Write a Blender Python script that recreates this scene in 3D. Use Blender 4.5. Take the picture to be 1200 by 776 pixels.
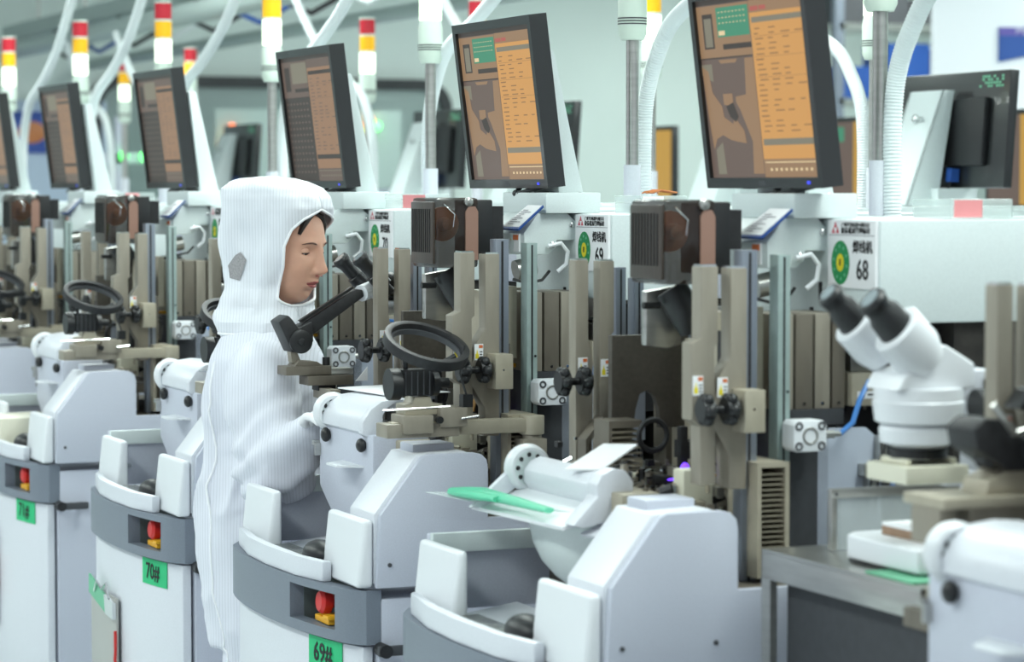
import bpy, bmesh, math, random
from mathutils import Vector, Matrix, noise

for o in list(bpy.data.objects): bpy.data.objects.remove(o)
S = bpy.context.scene
COL = S.collection

# ---------------------------------------------------------------- camera
EYE = 1.5
cam_d = bpy.data.cameras.new('camera'); cam = bpy.data.objects.new('camera', cam_d); COL.objects.link(cam)
HEAD = 0.40165; PITCH = 0.05214
cam.location = (0, 0, EYE)
cam.rotation_euler = (math.pi/2 - PITCH, 0, -HEAD)
cam_d.sensor_width = 36.0; cam_d.lens = 96.0
cam_d.clip_start = 0.1; cam_d.clip_end = 100
cam_d.dof.use_dof = True; cam_d.dof.focus_distance = 5.6; cam_d.dof.aperture_fstop = 4.5
S.camera = cam

# ---------------------------------------------------------------- world, exposure, lamps
W = bpy.data.worlds.new('world'); S.world = W; W.use_nodes = True
W.node_tree.nodes['Background'].inputs[0].default_value = (0.86, 0.92, 1.0, 1)
W.node_tree.nodes['Background'].inputs[1].default_value = 0.66
S.view_settings.view_transform = 'Standard'
S.view_settings.look = 'None'
S.view_settings.exposure = 0.0
S.view_settings.gamma = 1.0
S.view_settings.use_curve_mapping = False

def area(name, loc, sx, sy, power, col=(0.93, 1.0, 0.97), rot=(0, 0, 0)):
    l = bpy.data.lights.new(name, 'AREA'); l.shape = 'RECTANGLE'; l.size = sx; l.size_y = sy
    l.energy = power; l.color = col
    o = bpy.data.objects.new(name, l); o.location = loc; o.rotation_euler = rot; COL.objects.link(o)
    return o
LAMPS = [(-0.6, 3.2), (-0.6, 7.2), (-0.6, 11.5), (2.6, 2.6), (2.6, 6.6), (2.6, 10.6), (5.6, 4.5), (5.6, 9.0), (5.6, 13.2), (8.6, 7.0), (8.6, 10.6), (8.6, 14.4)]  # all out of view; the last row is added to brighten the background
for (lx, ly) in LAMPS:
    area('ceiling_lamp_light', (lx, ly, 3.12), 0.6, 2.4, 62)

# ---------------------------------------------------------------- materials
def lin(c):
    return tuple((v/255/12.92 if v/255 <= 0.04045 else ((v/255+0.055)/1.055)**2.4) for v in c) + (1.0,)
MATS = {}
def mat(name, rgb, rough=0.5, metal=0.0, nz=0.0, scale=60, stretch=None, emit=0.0, emitc=None, alpha=1.0, trans=0.0, bump=0.0, spec=0.5, coat=0.0):
    m = bpy.data.materials.new(name); m.use_nodes = True
    nt = m.node_tree; b = nt.nodes['Principled BSDF']
    c = lin(rgb)
    b.inputs['Base Color'].default_value = c
    b.inputs['Roughness'].default_value = rough
    b.inputs['Metallic'].default_value = metal
    b.inputs['Specular IOR Level'].default_value = spec
    b.inputs['Coat Weight'].default_value = coat
    if alpha < 1: b.inputs['Alpha'].default_value = alpha
    if trans: b.inputs['Transmission Weight'].default_value = trans
    if emit:
        b.inputs['Emission Color'].default_value = lin(emitc or rgb); b.inputs['Emission Strength'].default_value = emit
    if nz or bump:
        tc = nt.nodes.new('ShaderNodeTexCoord'); mp = nt.nodes.new('ShaderNodeMapping')
        n = nt.nodes.new('ShaderNodeTexNoise'); n.inputs['Scale'].default_value = scale; n.inputs['Detail'].default_value = 4
        nt.links.new(tc.outputs['Object'], mp.inputs['Vector']); nt.links.new(mp.outputs['Vector'], n.inputs['Vector'])
        if stretch: mp.inputs['Scale'].default_value = stretch
        if nz:
            r = nt.nodes.new('ShaderNodeValToRGB')
            r.color_ramp.elements[0].position = 0.3; r.color_ramp.elements[1].position = 0.7
            r.color_ramp.elements[0].color = tuple(v*(1-nz) for v in c[:3]) + (1,)
            r.color_ramp.elements[1].color = tuple(min(1, v*(1+nz)) for v in c[:3]) + (1,)
            nt.links.new(n.outputs['Fac'], r.inputs['Fac']); nt.links.new(r.outputs['Color'], b.inputs['Base Color'])
        if bump:
            bp = nt.nodes.new('ShaderNodeBump'); bp.inputs['Strength'].default_value = bump; bp.inputs['Distance'].default_value = 0.002
            nt.links.new(n.outputs['Fac'], bp.inputs['Height']); nt.links.new(bp.outputs['Normal'], b.inputs['Normal'])
    MATS[name] = m
    return m
shell = mat('shell_grey', (196, 200, 213), 0.42, nz=0.05, scale=420, bump=0.05)
shell_w = mat('shell_white', (216, 219, 226), 0.36, nz=0.03, scale=300)
shell_g = mat('shell_green_white', (214, 224, 224), 0.4, nz=0.03, scale=300)
slate = mat('slate_band', (117, 125, 137), 0.45, nz=0.06, scale=350)
dslate = mat('dark_slate', (58, 60, 64), 0.6, nz=0.1)
bronze = mat('bronze_anodised', (150, 143, 130), 0.45, 0.2, nz=0.1, scale=40, stretch=(1, 1, 0.2))
bronze_d = mat('bronze_dark', (112, 105, 94), 0.45, 0.2, nz=0.12, scale=40, stretch=(1, 1, 0.2))
bronze_l = mat('bronze_light', (176, 168, 150), 0.42, 0.2, nz=0.08, scale=30)
darkplate = mat('dark_bronze_plate', (78, 73, 66), 0.5, 0.2, nz=0.12, scale=120)
alu = mat('aluminium_rail', (142, 149, 160), 0.35, 0.6, nz=0.08, scale=50, stretch=(1, 1, 0.1))
alu_g = mat('green_tinted_rail', (158, 175, 172), 0.4, 0.35, nz=0.05)
steel = mat('brushed_steel', (184, 184, 180), 0.28, 0.85, nz=0.1, scale=30, stretch=(0.3, 0.3, 3))
chrome = mat('chrome', (215, 217, 217), 0.12, 1.0)
black = mat('black_plastic', (30, 31, 33), 0.42)
black_m = mat('black_metal', (42, 42, 44), 0.5, 0.2, nz=0.2, scale=90)
cavity = mat('cavity_shade', (44, 41, 38), 0.75, nz=0.5, scale=26)  # near-black colour carries the shade inside the machines
bezel = mat('bezel_black', (34, 37, 38), 0.3, coat=0.3)
white = mat('white_plastic', (228, 231, 235), 0.32)
cream = mat('cream_plastic', (222, 219, 200), 0.45)
paper = mat('paper', (240, 241, 243), 0.7)
paper_b = mat('print_black', (32, 32, 34), 0.7)
blue = mat('blue_plastic', (38, 78, 150), 0.4)
bluetube = mat('blue_tube', (60, 120, 190), 0.3, spec=0.6)
red = mat('red_plastic', (205, 40, 38), 0.35)
yellow = mat('yellow_plastic', (238, 176, 36), 0.4)
sticker_y = mat('sticker_yellow', (232, 214, 40), 0.6)
sticker_o = mat('sticker_orange', (214, 112, 60), 0.6)
green_s = mat('sticker_green', (38, 186, 122), 0.6)
green_d = mat('logo_green', (34, 142, 82), 0.6)
logo_red = mat('logo_red', (205, 84, 100), 0.6)
green_f = mat('green_film', (96, 214, 172), 0.3, alpha=0.72)
green_c = mat('green_card', (112, 184, 148), 0.6)
pink = mat('pink_print', (232, 150, 152), 0.5)
orange = mat('orange_foil', (206, 128, 76), 0.4)
clear = mat('clear_plastic', (225, 236, 234), 0.15, alpha=0.42)
smoke = mat('smoked_cover', (48, 38, 33), 0.15, alpha=0.72, spec=0.6)
smoke_v = mat('smoked_vent', (66, 58, 52), 0.35, alpha=0.93, nz=0.2, scale=150, stretch=(1, 1, 0.1))
peach = mat('peach_panel', (150, 116, 102), 0.35)
hose = mat('white_hose', (226, 234, 234), 0.4)
fin = mat('fin_bronze', (158, 150, 132), 0.4, 0.4)
lens = mat('lens_glass', (150, 160, 165), 0.1, 0.3)
violet = mat('violet_led', (110, 70, 240), 0.4, emit=2.0, emitc=(110, 60, 255))
lit_w = mat('lit_white', (240, 255, 235), 0.4, emit=1.6, emitc=(240, 255, 225))
lit_y = mat('lit_yellow', (255, 190, 40), 0.4, emit=0.8, emitc=(255, 190, 50))
tw_red = mat('tower_red', (186, 36, 50), 0.25, emit=0.12)
tw_yel = mat('tower_yellow', (238, 178, 20), 0.25, emit=0.22)
tw_body = mat('tower_body', (206, 220, 208), 0.4)
wood = mat('brown_card', (150, 122, 100), 0.7, nz=0.1)
rubber = mat('rubber_grey', (70, 72, 76), 0.55)

def screen_mat(n, c, e=1.0): return mat(n, (8, 8, 8), 0.35, emit=e, emitc=c, spec=0.3)
sc_bg = screen_mat('screen_brown', (106, 92, 84)); sc_tan = screen_mat('screen_tan', (150, 121, 92))
sc_or = screen_mat('screen_orange', (206, 153, 88)); sc_gr = screen_mat('screen_green', (70, 142, 112))
sc_bar = screen_mat('screen_bar', (128, 124, 108)); sc_dk = screen_mat('screen_dark', (64, 58, 54))
sc_tx = screen_mat('screen_text', (146, 110, 72)); sc_lt = screen_mat('screen_light', (226, 204, 160)); sc_pk = screen_mat('screen_pink', (176, 92, 84))
sc_or2 = screen_mat('screen_dim_orange', (150, 118, 92)); sc_or3 = screen_mat('screen_far_yellow', (190, 150, 70))
led_g = mat('led_green', (80, 255, 110), 0.4, emit=3, emitc=(110, 255, 130))
led_o = mat('led_orange', (255, 120, 60), 0.4, emit=3, emitc=(255, 120, 60))
led_y = mat('led_yellow', (220, 255, 120), 0.4, emit=3, emitc=(220, 255, 140))

# ---------------------------------------------------------------- mesh builder
class MB:
    def __init__(s): s.v = []; s.f = []; s.m = []; s.cm = 0
    def add(s, vs, fs):
        n = len(s.v); s.v += [tuple(v) for v in vs]
        for f in fs: s.f.append(tuple(i+n for i in f)); s.m.append(s.cm)
        return s
    def box(s, x0, x1, y0, y1, z0, z1):
        return s.add([(x0,y0,z0),(x1,y0,z0),(x1,y1,z0),(x0,y1,z0),(x0,y0,z1),(x1,y0,z1),(x1,y1,z1),(x0,y1,z1)],
                     [(0,3,2,1),(4,5,6,7),(0,1,5,4),(1,2,6,5),(2,3,7,6),(3,0,4,7)])
    def prism(s, pts, axis, a, b):
        n = len(pts)
        def P(p, t):
            if axis == 'y': return (p[0], t, p[1])
            if axis == 'x': return (t, p[0], p[1])
            return (p[0], p[1], t)
        return s.add([P(p, a) for p in pts]+[P(p, b) for p in pts],
                     [tuple(range(n)), tuple(range(2*n-1, n-1, -1))]+[(i, i+n, (i+1) % n+n, (i+1) % n) for i in range(n)])
    def tube(s, path, r, n=8, caps=True):
        path = [Vector(p) for p in path]; rs = r if isinstance(r, (list, tuple)) else [r]*len(path)
        vs = []; fs = []; up = None
        for i, p in enumerate(path):
            t = (path[min(i+1, len(path)-1)]-path[max(i-1, 0)]).normalized()
            if up is None:
                up = Vector((0, 0, 1)) if abs(t.z) < 0.9 else Vector((1, 0, 0))
            a = t.cross(up).normalized(); b = a.cross(t).normalized(); up = b
            for k in range(n):
                w = 2*math.pi*k/n; vs.append(p+(a*math.cos(w)+b*math.sin(w))*rs[i])
        for i in range(len(path)-1):
            for k in range(n):
                q = (k+1) % n; fs.append((i*n+k, i*n+q, (i+1)*n+q, (i+1)*n+k))
        if caps: fs.append(tuple(range(n-1, -1, -1))); fs.append(tuple(range((len(path)-1)*n, len(path)*n)))
        return s.add(vs, fs)
    def cyl(s, p0, p1, r0, r1=None, n=16):
        return s.tube([p0, p1], [r0, r0 if r1 is None else r1], n)
    def lathe(s, p0, d, prof, n=20):
        d = Vector(d).normalized(); p0 = Vector(p0)
        return s.tube([p0+d*(h+1e-5*i) for i, (h, r) in enumerate(prof)], [max(r, 1e-4) for h, r in prof], n)
    def ell(s, c, rx, ry, rz, nu=16, nv=10):
        vs = [(c[0], c[1], c[2]-rz)]; fs = []
        for j in range(1, nv):
            ph = -math.pi/2+math.pi*j/nv
            for i in range(nu):
                a = 2*math.pi*i/nu; vs.append((c[0]+rx*math.cos(ph)*math.cos(a), c[1]+ry*math.cos(ph)*math.sin(a), c[2]+rz*math.sin(ph)))
        vs.append((c[0], c[1], c[2]+rz))
        for i in range(nu):
            fs.append((0, 1+(i+1) % nu, 1+i)); fs.append((len(vs)-1, len(vs)-1-nu+i, len(vs)-1-nu+(i+1) % nu))
        for j in range(nv-2):
            for i in range(nu):
                a = 1+j*nu+i; b = 1+j*nu+(i+1) % nu; fs.append((a, b, b+nu, a+nu))
        return s.add(vs, fs)
    def torus(s, c, ax, R, r, n=36, k=8, flat=1.0, sx=1.0):
        ax = Vector(ax).normalized(); u = ax.cross(Vector((0, 1, 0))).normalized(); w = ax.cross(u).normalized(); c = Vector(c)
        vs = []; fs = []
        for i in range(n):
            a = 2*math.pi*i/n; d = u*math.cos(a)*sx+w*math.sin(a)
            for j in range(k):
                b = 2*math.pi*j/k; vs.append(c+d*(R+r*math.cos(b))+ax*r*flat*math.sin(b))
        for i in range(n):
            for j in range(k):
                fs.append((i*k+j, ((i+1) % n)*k+j, ((i+1) % n)*k+(j+1) % k, i*k+(j+1) % k))
        return s.add(vs, fs)
    def build(s, name, m, parent=None, bevel=0.0, smooth=True, label=None, seg=2, loc=None, rot=None):
        me = bpy.data.meshes.new(name); me.from_pydata(s.v, [], s.f)
        for q in (m if isinstance(m, (list, tuple)) else [m]): me.materials.append(q)
        for p, i in zip(me.polygons, s.m): p.material_index = i
        bm = bmesh.new(); bm.from_mesh(me); bmesh.ops.recalc_face_normals(bm, faces=bm.faces)
        if bevel:
            es = [e for e in bm.edges if len(e.link_faces) == 2 and e.calc_face_angle(0) > 0.6]
            bmesh.ops.bevel(bm, geom=es, offset=bevel, segments=seg, affect='EDGES', profile=0.6, clamp_overlap=True)
        bm.to_mesh(me); bm.free()
        if smooth:
            me.shade_smooth(); me.set_sharp_from_angle(angle=math.radians(38))
        o = bpy.data.objects.new(name, me); COL.objects.link(o)
        if parent is not None: o.parent = parent
        if label: o['label'] = label
        if loc is not None: o.location = loc
        if rot is not None: o.rotation_euler = rot
        return o

def thing(name, label, cat, loc=(0, 0, 0), rz=0.0, group=None):
    o = bpy.data.objects.new(name, None); o.empty_display_size = 0.1; COL.objects.link(o)
    o.location = loc; o.rotation_euler = (0, 0, rz); o['label'] = label; o['category'] = cat
    if group: o['group'] = group
    return o
def tag(o, label, cat, group=None):
    o['label'] = label; o['category'] = cat
    if group: o['group'] = group
    return o
def struct(o): o['kind'] = 'structure'; return o
KIDS = {}
def children_of():
    d = {}
    for o in bpy.data.objects:
        if o.parent: d.setdefault(o.parent.name, []).append(o)
    return d
def dup(root, loc, label=None, rz=None, skip=(), kids=None):
    kids = kids or children_of()
    def rec(o, par):
        c = o.copy(); COL.objects.link(c)
        if par is not None: c.parent = par
        for ch in kids.get(o.name, []):
            if ch.name.split('.')[0] in skip: continue
            rec(ch, c)
        return c
    r = rec(root, None); r.location = loc
    if rz is not None: r.rotation_euler = (0, 0, rz)
    if label: r['label'] = label
    return r
def text_mesh(name, s, m, size, origin, ux, uy, parent, sx=1.0, thick=0.0006, align='CENTER', label=None, bold=0.0):
    """lettering laid on a plane: origin, unit x and unit y directions"""
    cu = bpy.data.curves.new('t', 'FONT'); cu.body = s; cu.size = size; cu.align_x = align; cu.align_y = 'CENTER'
    cu.extrude = thick/2; cu.resolution_u = 2; cu.offset = bold
    t = bpy.data.objects.new('t', cu); COL.objects.link(t)
    bpy.context.view_layer.update()
    me = bpy.data.meshes.new_from_object(t.evaluated_get(bpy.context.evaluated_depsgraph_get()))
    bpy.data.objects.remove(t); bpy.data.curves.remove(cu)
    ux = Vector(ux); uy = Vector(uy); n = ux.cross(uy); O = Vector(origin)
    for v in me.vertices: v.co = O+ux*v.co.x*sx+uy*v.co.y+n*v.co.z
    me.materials.clear(); me.materials.append(m)
    o = bpy.data.objects.new(name, me); COL.objects.link(o); o.parent = parent
    if label: o['label'] = label
    return o

# ---------------------------------------------------------------- the room
floor = struct(MB().box(-5, 14, -3, 18, -0.05, 0).build('floor', mat('floor_vinyl', (196, 204, 206), 0.35, nz=0.03, scale=3)))
wallm = mat('wall_panel', (222, 234, 229), 0.6, nz=0.02, scale=2)
struct(MB().box(-5, 14, 17, 17.2, 0, 3.4).build('wall_back', wallm))
struct(MB().box(12.2, 12.4, -3, 17, 0, 3.4).build('wall_right', wallm))
struct(MB().box(-5, 14, -3, 18, 3.2, 3.3).build('ceiling', mat('ceiling_tile', (220, 226, 226), 0.7)))
for i, (lx, ly) in enumerate(LAMPS):
    t = thing('ceiling_light', 'long fluorescent ceiling panel above the machine rows', 'ceiling light', (lx, ly, 3.2), 0, 'ceiling light panels')
    MB().box(-0.34, 0.34, -1.25, 1.25, -0.045, 0).build('frame', white, t)
    MB().box(-0.30, 0.30, -1.2, 1.2, -0.06, -0.045).build('diffuser', mat('lamp_diffuser', (235, 255, 245), 0.5, emit=3, emitc=(235, 255, 245)) if i == 0 else MATS['lamp_diffuser'], t)
# windows of the back wall
winm = mat('window_glass_grey', (150, 168, 164), 0.12, spec=0.8, nz=0.08, scale=0.8)
frm = mat('window_frame_black', (48, 52, 54), 0.5)
def window(n, x0, x1, z0, z1):
    pts_o = []; pts_i = []
    def rr(x0, x1, z0, z1, r):
        P = []
        for (cx, cz, a0) in ((x1-r, z1-r, 0), (x0+r, z1-r, 90), (x0+r, z0+r, 180), (x1-r, z0+r, 270)):
            for k in range(7):
                a = math.radians(a0+15*k); P.append((cx+r*math.cos(a), cz+r*math.sin(a)))
        return P
    A = rr(x0, x1, z0, z1, 0.2); B = rr(x0+0.07, x1-0.07, z0+0.07, z1-0.07, 0.14)
    m = MB(); k = len(A)
    vs = [(a[0], 16.9, a[1]) for a in A]+[(b[0], 16.9, b[1]) for b in B]+[(a[0], 17.0, a[1]) for a in A]+[(b[0], 17.0, b[1]) for b in B]
    fs = []
    for i in range(k):
        j = (i+1) % k
        fs += [(i, j, k+j, k+i), (i, 2*k+i, 2*k+j, j), (k+i, k+j, 3*k+j, 3*k+i)]
    m.add(vs, fs)
    w = struct(m.build('window_%d' % n, frm))
    MB().prism(B, 'y', 16.95, 16.98).build('pane', winm, w)
window(1, 4.3, 6.75, 0.7, 2.22)
# ------------------------------------------------ overhead ducts along the rows
ductm = mat('duct_grey', (170, 184, 180), 0.4, 0.3)
for x, z, r in ((3.55, 2.3, 0.05), (4.3, 2.28, 0.035)):
    d = MB().cyl((x, 3.5, z), (x, 16.9, z), r, n=14).build('overhead_pipe', ductm)
    tag(d, ('thick' if r > 0.04 else 'thin')+' grey overhead pipe running along the machine rows up by the ceiling', 'pipe')
tr = thing('cable_tray', 'pale overhead cable tray above the far machines, top left', 'cable tray', (3.9, 0, 2.42))
MB().box(-0.15, 0.15, 9.5, 16.9, 0, 0.02).box(-0.16, -0.14, 9.5, 16.9, 0, 0.08).box(0.14, 0.16, 9.5, 16.9, 0, 0.08).build('tray', ductm, tr)
for i in range(7):
    MB().cyl((0, 9.7+i*1.15, 0.02), (0, 9.7+i*1.15, 0.78), 0.008).build('hanger_rod', steel, tr)
random.seed(4)
for i in range(9):
    y = 10.0+i*0.72
    MB().tube([(-0.1, y, 0.0), (-0.13, y-0.1, -0.12), (-0.1, y-0.3, -0.17), (-0.02, y-0.5, -0.1), (0.02, y-0.6, 0.0)], 0.012, 8).build('cable', [black, white, black_m, blue][i % 4] if i % 4 != 1 else hose, tr)
    MB().box(-0.12, -0.05, y-0.1, y, 0.02, 0.09).build('junction_box', [green_d, blue, dslate][i % 3], tr)

# ---------------------------------------------------------------- the machine (a wire bonder), local x = depth, y = away along the row
X0 = 1.735
YN = {67: 2.4, 68: 3.74, 69: 4.75, 70: 5.95, 71: 7.26, 72: 8.45, 73: 9.6}
WD = 0.79
def front_x(y):
    t = max(0, min(1, y/WD)); return -0.066*math.sin(math.pi*t)**0.5 if 0 < t < 1 else 0
def bow(y0, y1, n=10, off=0.0):
    return [(front_x(y0+(y1-y0)*i/n)-off, y0+(y1-y0)*i/n) for i in range(n+1)]
def panel(y0, y1, z0, z1, off, th=0.02, n=10):
    P = bow(y0, y1, n, off); Q = [(x+th, y) for x, y in reversed(P)]
    return MB().prism(P+Q, 'z', z0, z1)

mach = thing('wire_bonding_machine', 'master', 'machine', (X0, YN[69], 0), 0, 'wire bonding machines of the front row')
R = mach
# lower cabinet
MB().box(0.012, 1.38, 0.0, WD, 0.10, 0.735).build('cabinet_body', shell, R, 0.004)
MB().box(0.06, 1.34, 0.04, WD-0.04, 0.0, 0.10).build('plinth', dslate, R)
panel(0.012, WD-0.012, 0.12, 0.645, 0.0).build('front_panel', shell_w, R, 0.003)
# slate band with the recess
m = panel(0.0, 0.075, 0.650, 0.752, 0.012, 0.03, 3); m2 = panel(0.265, WD, 0.650, 0.752, 0.012, 0.03)
m3 = panel(0.075, 0.265, 0.650, 0.670, 0.012, 0.03, 4); m4 = panel(0.075, 0.265, 0.738, 0.752, 0.012, 0.03, 4)
bd = MB()
for q in (m, m2, m3, m4): bd.add(q.v, q.f)
band = bd.build('control_band', slate, R, 0.0)
MB().box(0.0, 0.012, 0.06, 0.28, 0.66, 0.745).box(-0.045, 0.0, 0.262, 0.27, 0.665, 0.742).build('recess', mat('recess_green_grey', (84, 92, 92), 0.6), R)
es = MB().lathe((-0.012, 0.168, 0.710), (-1, 0, 0.05), [(0, 0.012), (0.012, 0.014), (0.014, 0.023), (0.03, 0.024), (0.036, 0.018), (0.037, 0.0)], 20).build('emergency_stop', red, R)
MB().box(-0.045, 0.0, 0.12, 0.20, 0.672, 0.684).box(-0.048, -0.01, 0.115, 0.145, 0.682, 0.690).build('stop_lever', yellow, es, 0.003)
MB().box(-0.0175, -0.008, 0.70, 0.76, 0.665, 0.735).build('switch_plate', mat('slate_dark_plate', (92, 100, 110), 0.5), R)
MB().box(-0.021, -0.016, 0.72, 0.735, 0.69, 0.705).build('switch', black, R)
# side cover with chamfer, and the pod behind it
cover = [(0.004, 0.757), (0.012, 0.893), (0.094, 0.998), (0.106, 1.004), (0.20, 1.004), (0.216, 1.0), (0.226, 0.99), (0.229, 0.975), (0.229, 0.88), (1.25, 0.88), (1.25, 0.757)]
MB().prism(cover, 'y', -0.012, 0.002).build('side_cover', shell, R, 0.003)
pod = [(0.016, 0.757), (0.016, 0.888), (0.10, 0.996), (0.20, 1.000), (0.214, 0.99), (0.218, 0.97), (0.218, 0.757)]
MB().prism([(a-0.012, b+0.006) for a, b in pod], 'y', 0.002, 0.135).build('side_pod', shell_w, R, 0.004)
MB().box(0.10, 0.185, 0.05, 0.12, 0.99, 1.018).build('pod_lid', shell, R, 0.004)
for (a, b) in ((0.03, 0.80), (0.19, 0.80), (0.6, 0.80)): 
    MB().cyl((a, -0.015, b), (a, -0.010, b), 0.004, n=10).build('screw', rubber, R)
# bumpers
def bumper(y0, y1):
    v = []
    for (z, xf, xb) in ((0.757, -0.030, 0.002), (0.884, -0.016, 0.002)):
        v += [(xf, y0, z), (xb, y0, z), (xb, y1, z), (xf, y1, z)]
    return MB().add(v, [(3, 2, 1, 0), (4, 5, 6, 7), (0, 1, 5, 4), (1, 2, 6, 5), (2, 3, 7, 6), (3, 0, 4, 7)])
for (a, b, c) in ((0.0, 0.205, 0.192), (0.540, 0.725, 0.712)):
    bp = bumper(a, b).build('console_pad', white, R, 0.012, seg=3)
    MB().ell((-0.030, c, 0.778), 0.006, 0.008, 0.008, 10, 6).build('pad_button', black, bp)
# tray
P = [(-0.055, 0.20), (-0.06, 0.32), (-0.06, 0.46), (-0.05, 0.56), (0.16, 0.70), (0.16, 0.20)]
MB().prism(P, 'z', 0.757, 0.766).build('tray_floor', shell_w, R)
P2 = [(-0.05, 0.14), (-0.070, 0.25), (-0.074, 0.42), (-0.066, 0.56), (-0.035, 0.72), (-0.020, 0.72), (-0.045, 0.56), (-0.052, 0.42), (-0.05, 0.25), (-0.03, 0.14)]
MB().prism(P2, 'z', 0.752, 0.792).build('tray_rim', shell_w, R, 0.006)
MB().prism([(0.02, 0.30), (0.02, 0.54), (-0.04, 0.53), (-0.05, 0.42), (-0.046, 0.30)], 'z', 0.766, 0.776).build('keypad', mat('keypad_grey', (150, 153, 150), 0.12, nz=0.4, scale=55, spec=0.8), R, 0.002)
# tray back wall on the far side
MB().box(-0.0, 0.26, 0.715, 0.73, 0.757, 0.893).build('tray_wall', shell, R, 0.002)
MB().box(-0.0, 0.26, 0.700, 0.715, 0.86, 0.895).build('tray_wall_lip', shell_g, R, 0.003)
MB().lathe((0.05, 0.714, 0.805), (0, -1, 0), [(0, 0.006), (0.006, 0.006), (0.012, 0.003)], 10).build('wall_screw', chrome, R)
# hood base column
hb = [(0.540, 1.02), (0.540, 0.893), (0.45, 0.835), (0.39, 0.80), (0.22, 0.80), (0.22, 1.02)]
hx = 0.105
# folding handle
hd = MB().box(-0.0, 0.09, -0.034, -0.022, 0.632, 0.652).build('side_handle', rubber, R, 0.008)
MB().cyl((0.015, -0.036, 0.642), (0.015, 0.0, 0.642), 0.013, n=14).build('handle_pivot', black_m, hd)
MB().cyl((0.075, -0.022, 0.642), (0.075, 0.0, 0.642), 0.008, n=10).build('handle_pivot', black_m, hd)
# deck and dark interior block
MB().box(0.23, 1.38, 0.02, WD-0.02, 0.735, 0.876).build('base_deck', bronze_d, R)
MB().box(0.66, 1.38, 0.06, 0.74, 0.876, 1.285).build('dark_interior', cavity, R)  # solid block, its dark colour stands in for the shaded interior
MB().box(0.60, 0.66, 0.10, 0.72, 1.06, 1.27).build('core_step', black_m, R)
# columns: bent bronze posts
D1 = [(0.208, 1.378), (0.237, 1.378), (0.237, 1.257), (0.231, 1.252), (0.234, 1.034), (0.207, 1.034), (0.206, 1.127), (0.191, 1.138), (0.191, 1.258), (0.208, 1.266)]
D2 = [(0.259, 1.375), (0.288, 1.375), (0.288, 1.025), (0.258, 1.026), (0.258, 1.08), (0.229, 1.126), (0.229, 1.155), (0.241, 1.206), (0.256, 1.227), (0.26, 1.233)]
C1 = [(0.247, 1.374), (0.272, 1.374), (0.272, 1.236), (0.281, 1.192), (0.281, 1.109), (0.278, 1.00), (0.248, 1.00)]
C2 = [(0.295, 1.372), (0.322, 1.372), (0.322, 1.247), (0.317, 1.241), (0.318, 1.00), (0.294, 1.00)]
def post(pts, y0, y1, kn=None, st=None):
    p = MB().prism(pts, 'y', y0, y1).build('column_post', bronze, R, 0.0015)
    zt = max(q[1] for q in pts); xs = [q[0] for q in pts if q[1] == zt]
    MB().box(min(xs)+0.002, max(xs)-0.002, y0+0.003, y1-0.003, zt-0.001, zt+0.003).build('post_cap', chrome, p)
    if st:
        x, z = st
        s = MB().box(x, x+0.018, y0-0.0012, y0, z-0.031, z).build('warning_sticker', paper, p)
        MB().prism([(x+0.002, z-0.026), (x+0.009, z-0.026), (x+0.0055, z-0.010)], 'y', y0-0.0016, y0-0.0012).box(x+0.002, x+0.009, y0-0.0015, y0-0.0012, z-0.028, z-0.019).build('sticker_mark', sticker_y, p)
        MB().box(x+0.009, x+0.017, y0-0.0016, y0-0.0012, z-0.008, z-0.002).build('sticker_header', sticker_o, p)
        MB().box(x+0.011, x+0.016, y0-0.0016, y0-0.0012, z-0.016, z-0.014).box(x+0.011, x+0.016, y0-0.0016, y0-0.0012, z-0.021, z-0.019).box(x+0.011, x+0.016, y0-0.0016, y0-0.0012, z-0.026, z-0.024).build('sticker_print', paper_b, p)
    return p
post(D1, 0.075, 0.11, st=(0.1925, 1.207)); post(D2, 0.075, 0.11, st=(0.236, 1.203))
post(C1, 0.64, 0.67, st=(0.252, 1.202)); post(C2, 0.64, 0.67, st=(0.296, 1.198))
def knob(x, y, z, s):
    m = MB()
    for i in range(6):
        a = math.pi*i/3
        m.ell((x, y+0.018*math.cos(a), z+0.018*math.sin(a)), 0.010, 0.010, 0.010, 8, 6)
    m.cyl((x-0.010, y, z), (x+0.010, y, z), 0.019, n=14)
    m.cyl((x, y, z), (x+0.024*s, y, z), 0.007, n=10)
    return m.build('clamp_knob', black, R)
knob(0.203, 0.05, 1.155, 1); knob(0.245, 0.05, 1.155, -1)
knob(0.205, 0.60, 1.163, 1); knob(0.246, 0.60, 1.163, -1)
for (x0, x1, y) in ((0.249, 0.28, 0.63), (0.296, 0.322, 0.63)):
    MB().prism([(x0, 1.06), (x0+0.035, 1.10), (x0+0.035, 1.095), (x0+0.006, 1.05), (x0+0.006, 1.0), (x0, 1.0)], 'y', y-0.03, y+0.005).build('folded_bracket', bronze_d, R)
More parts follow.
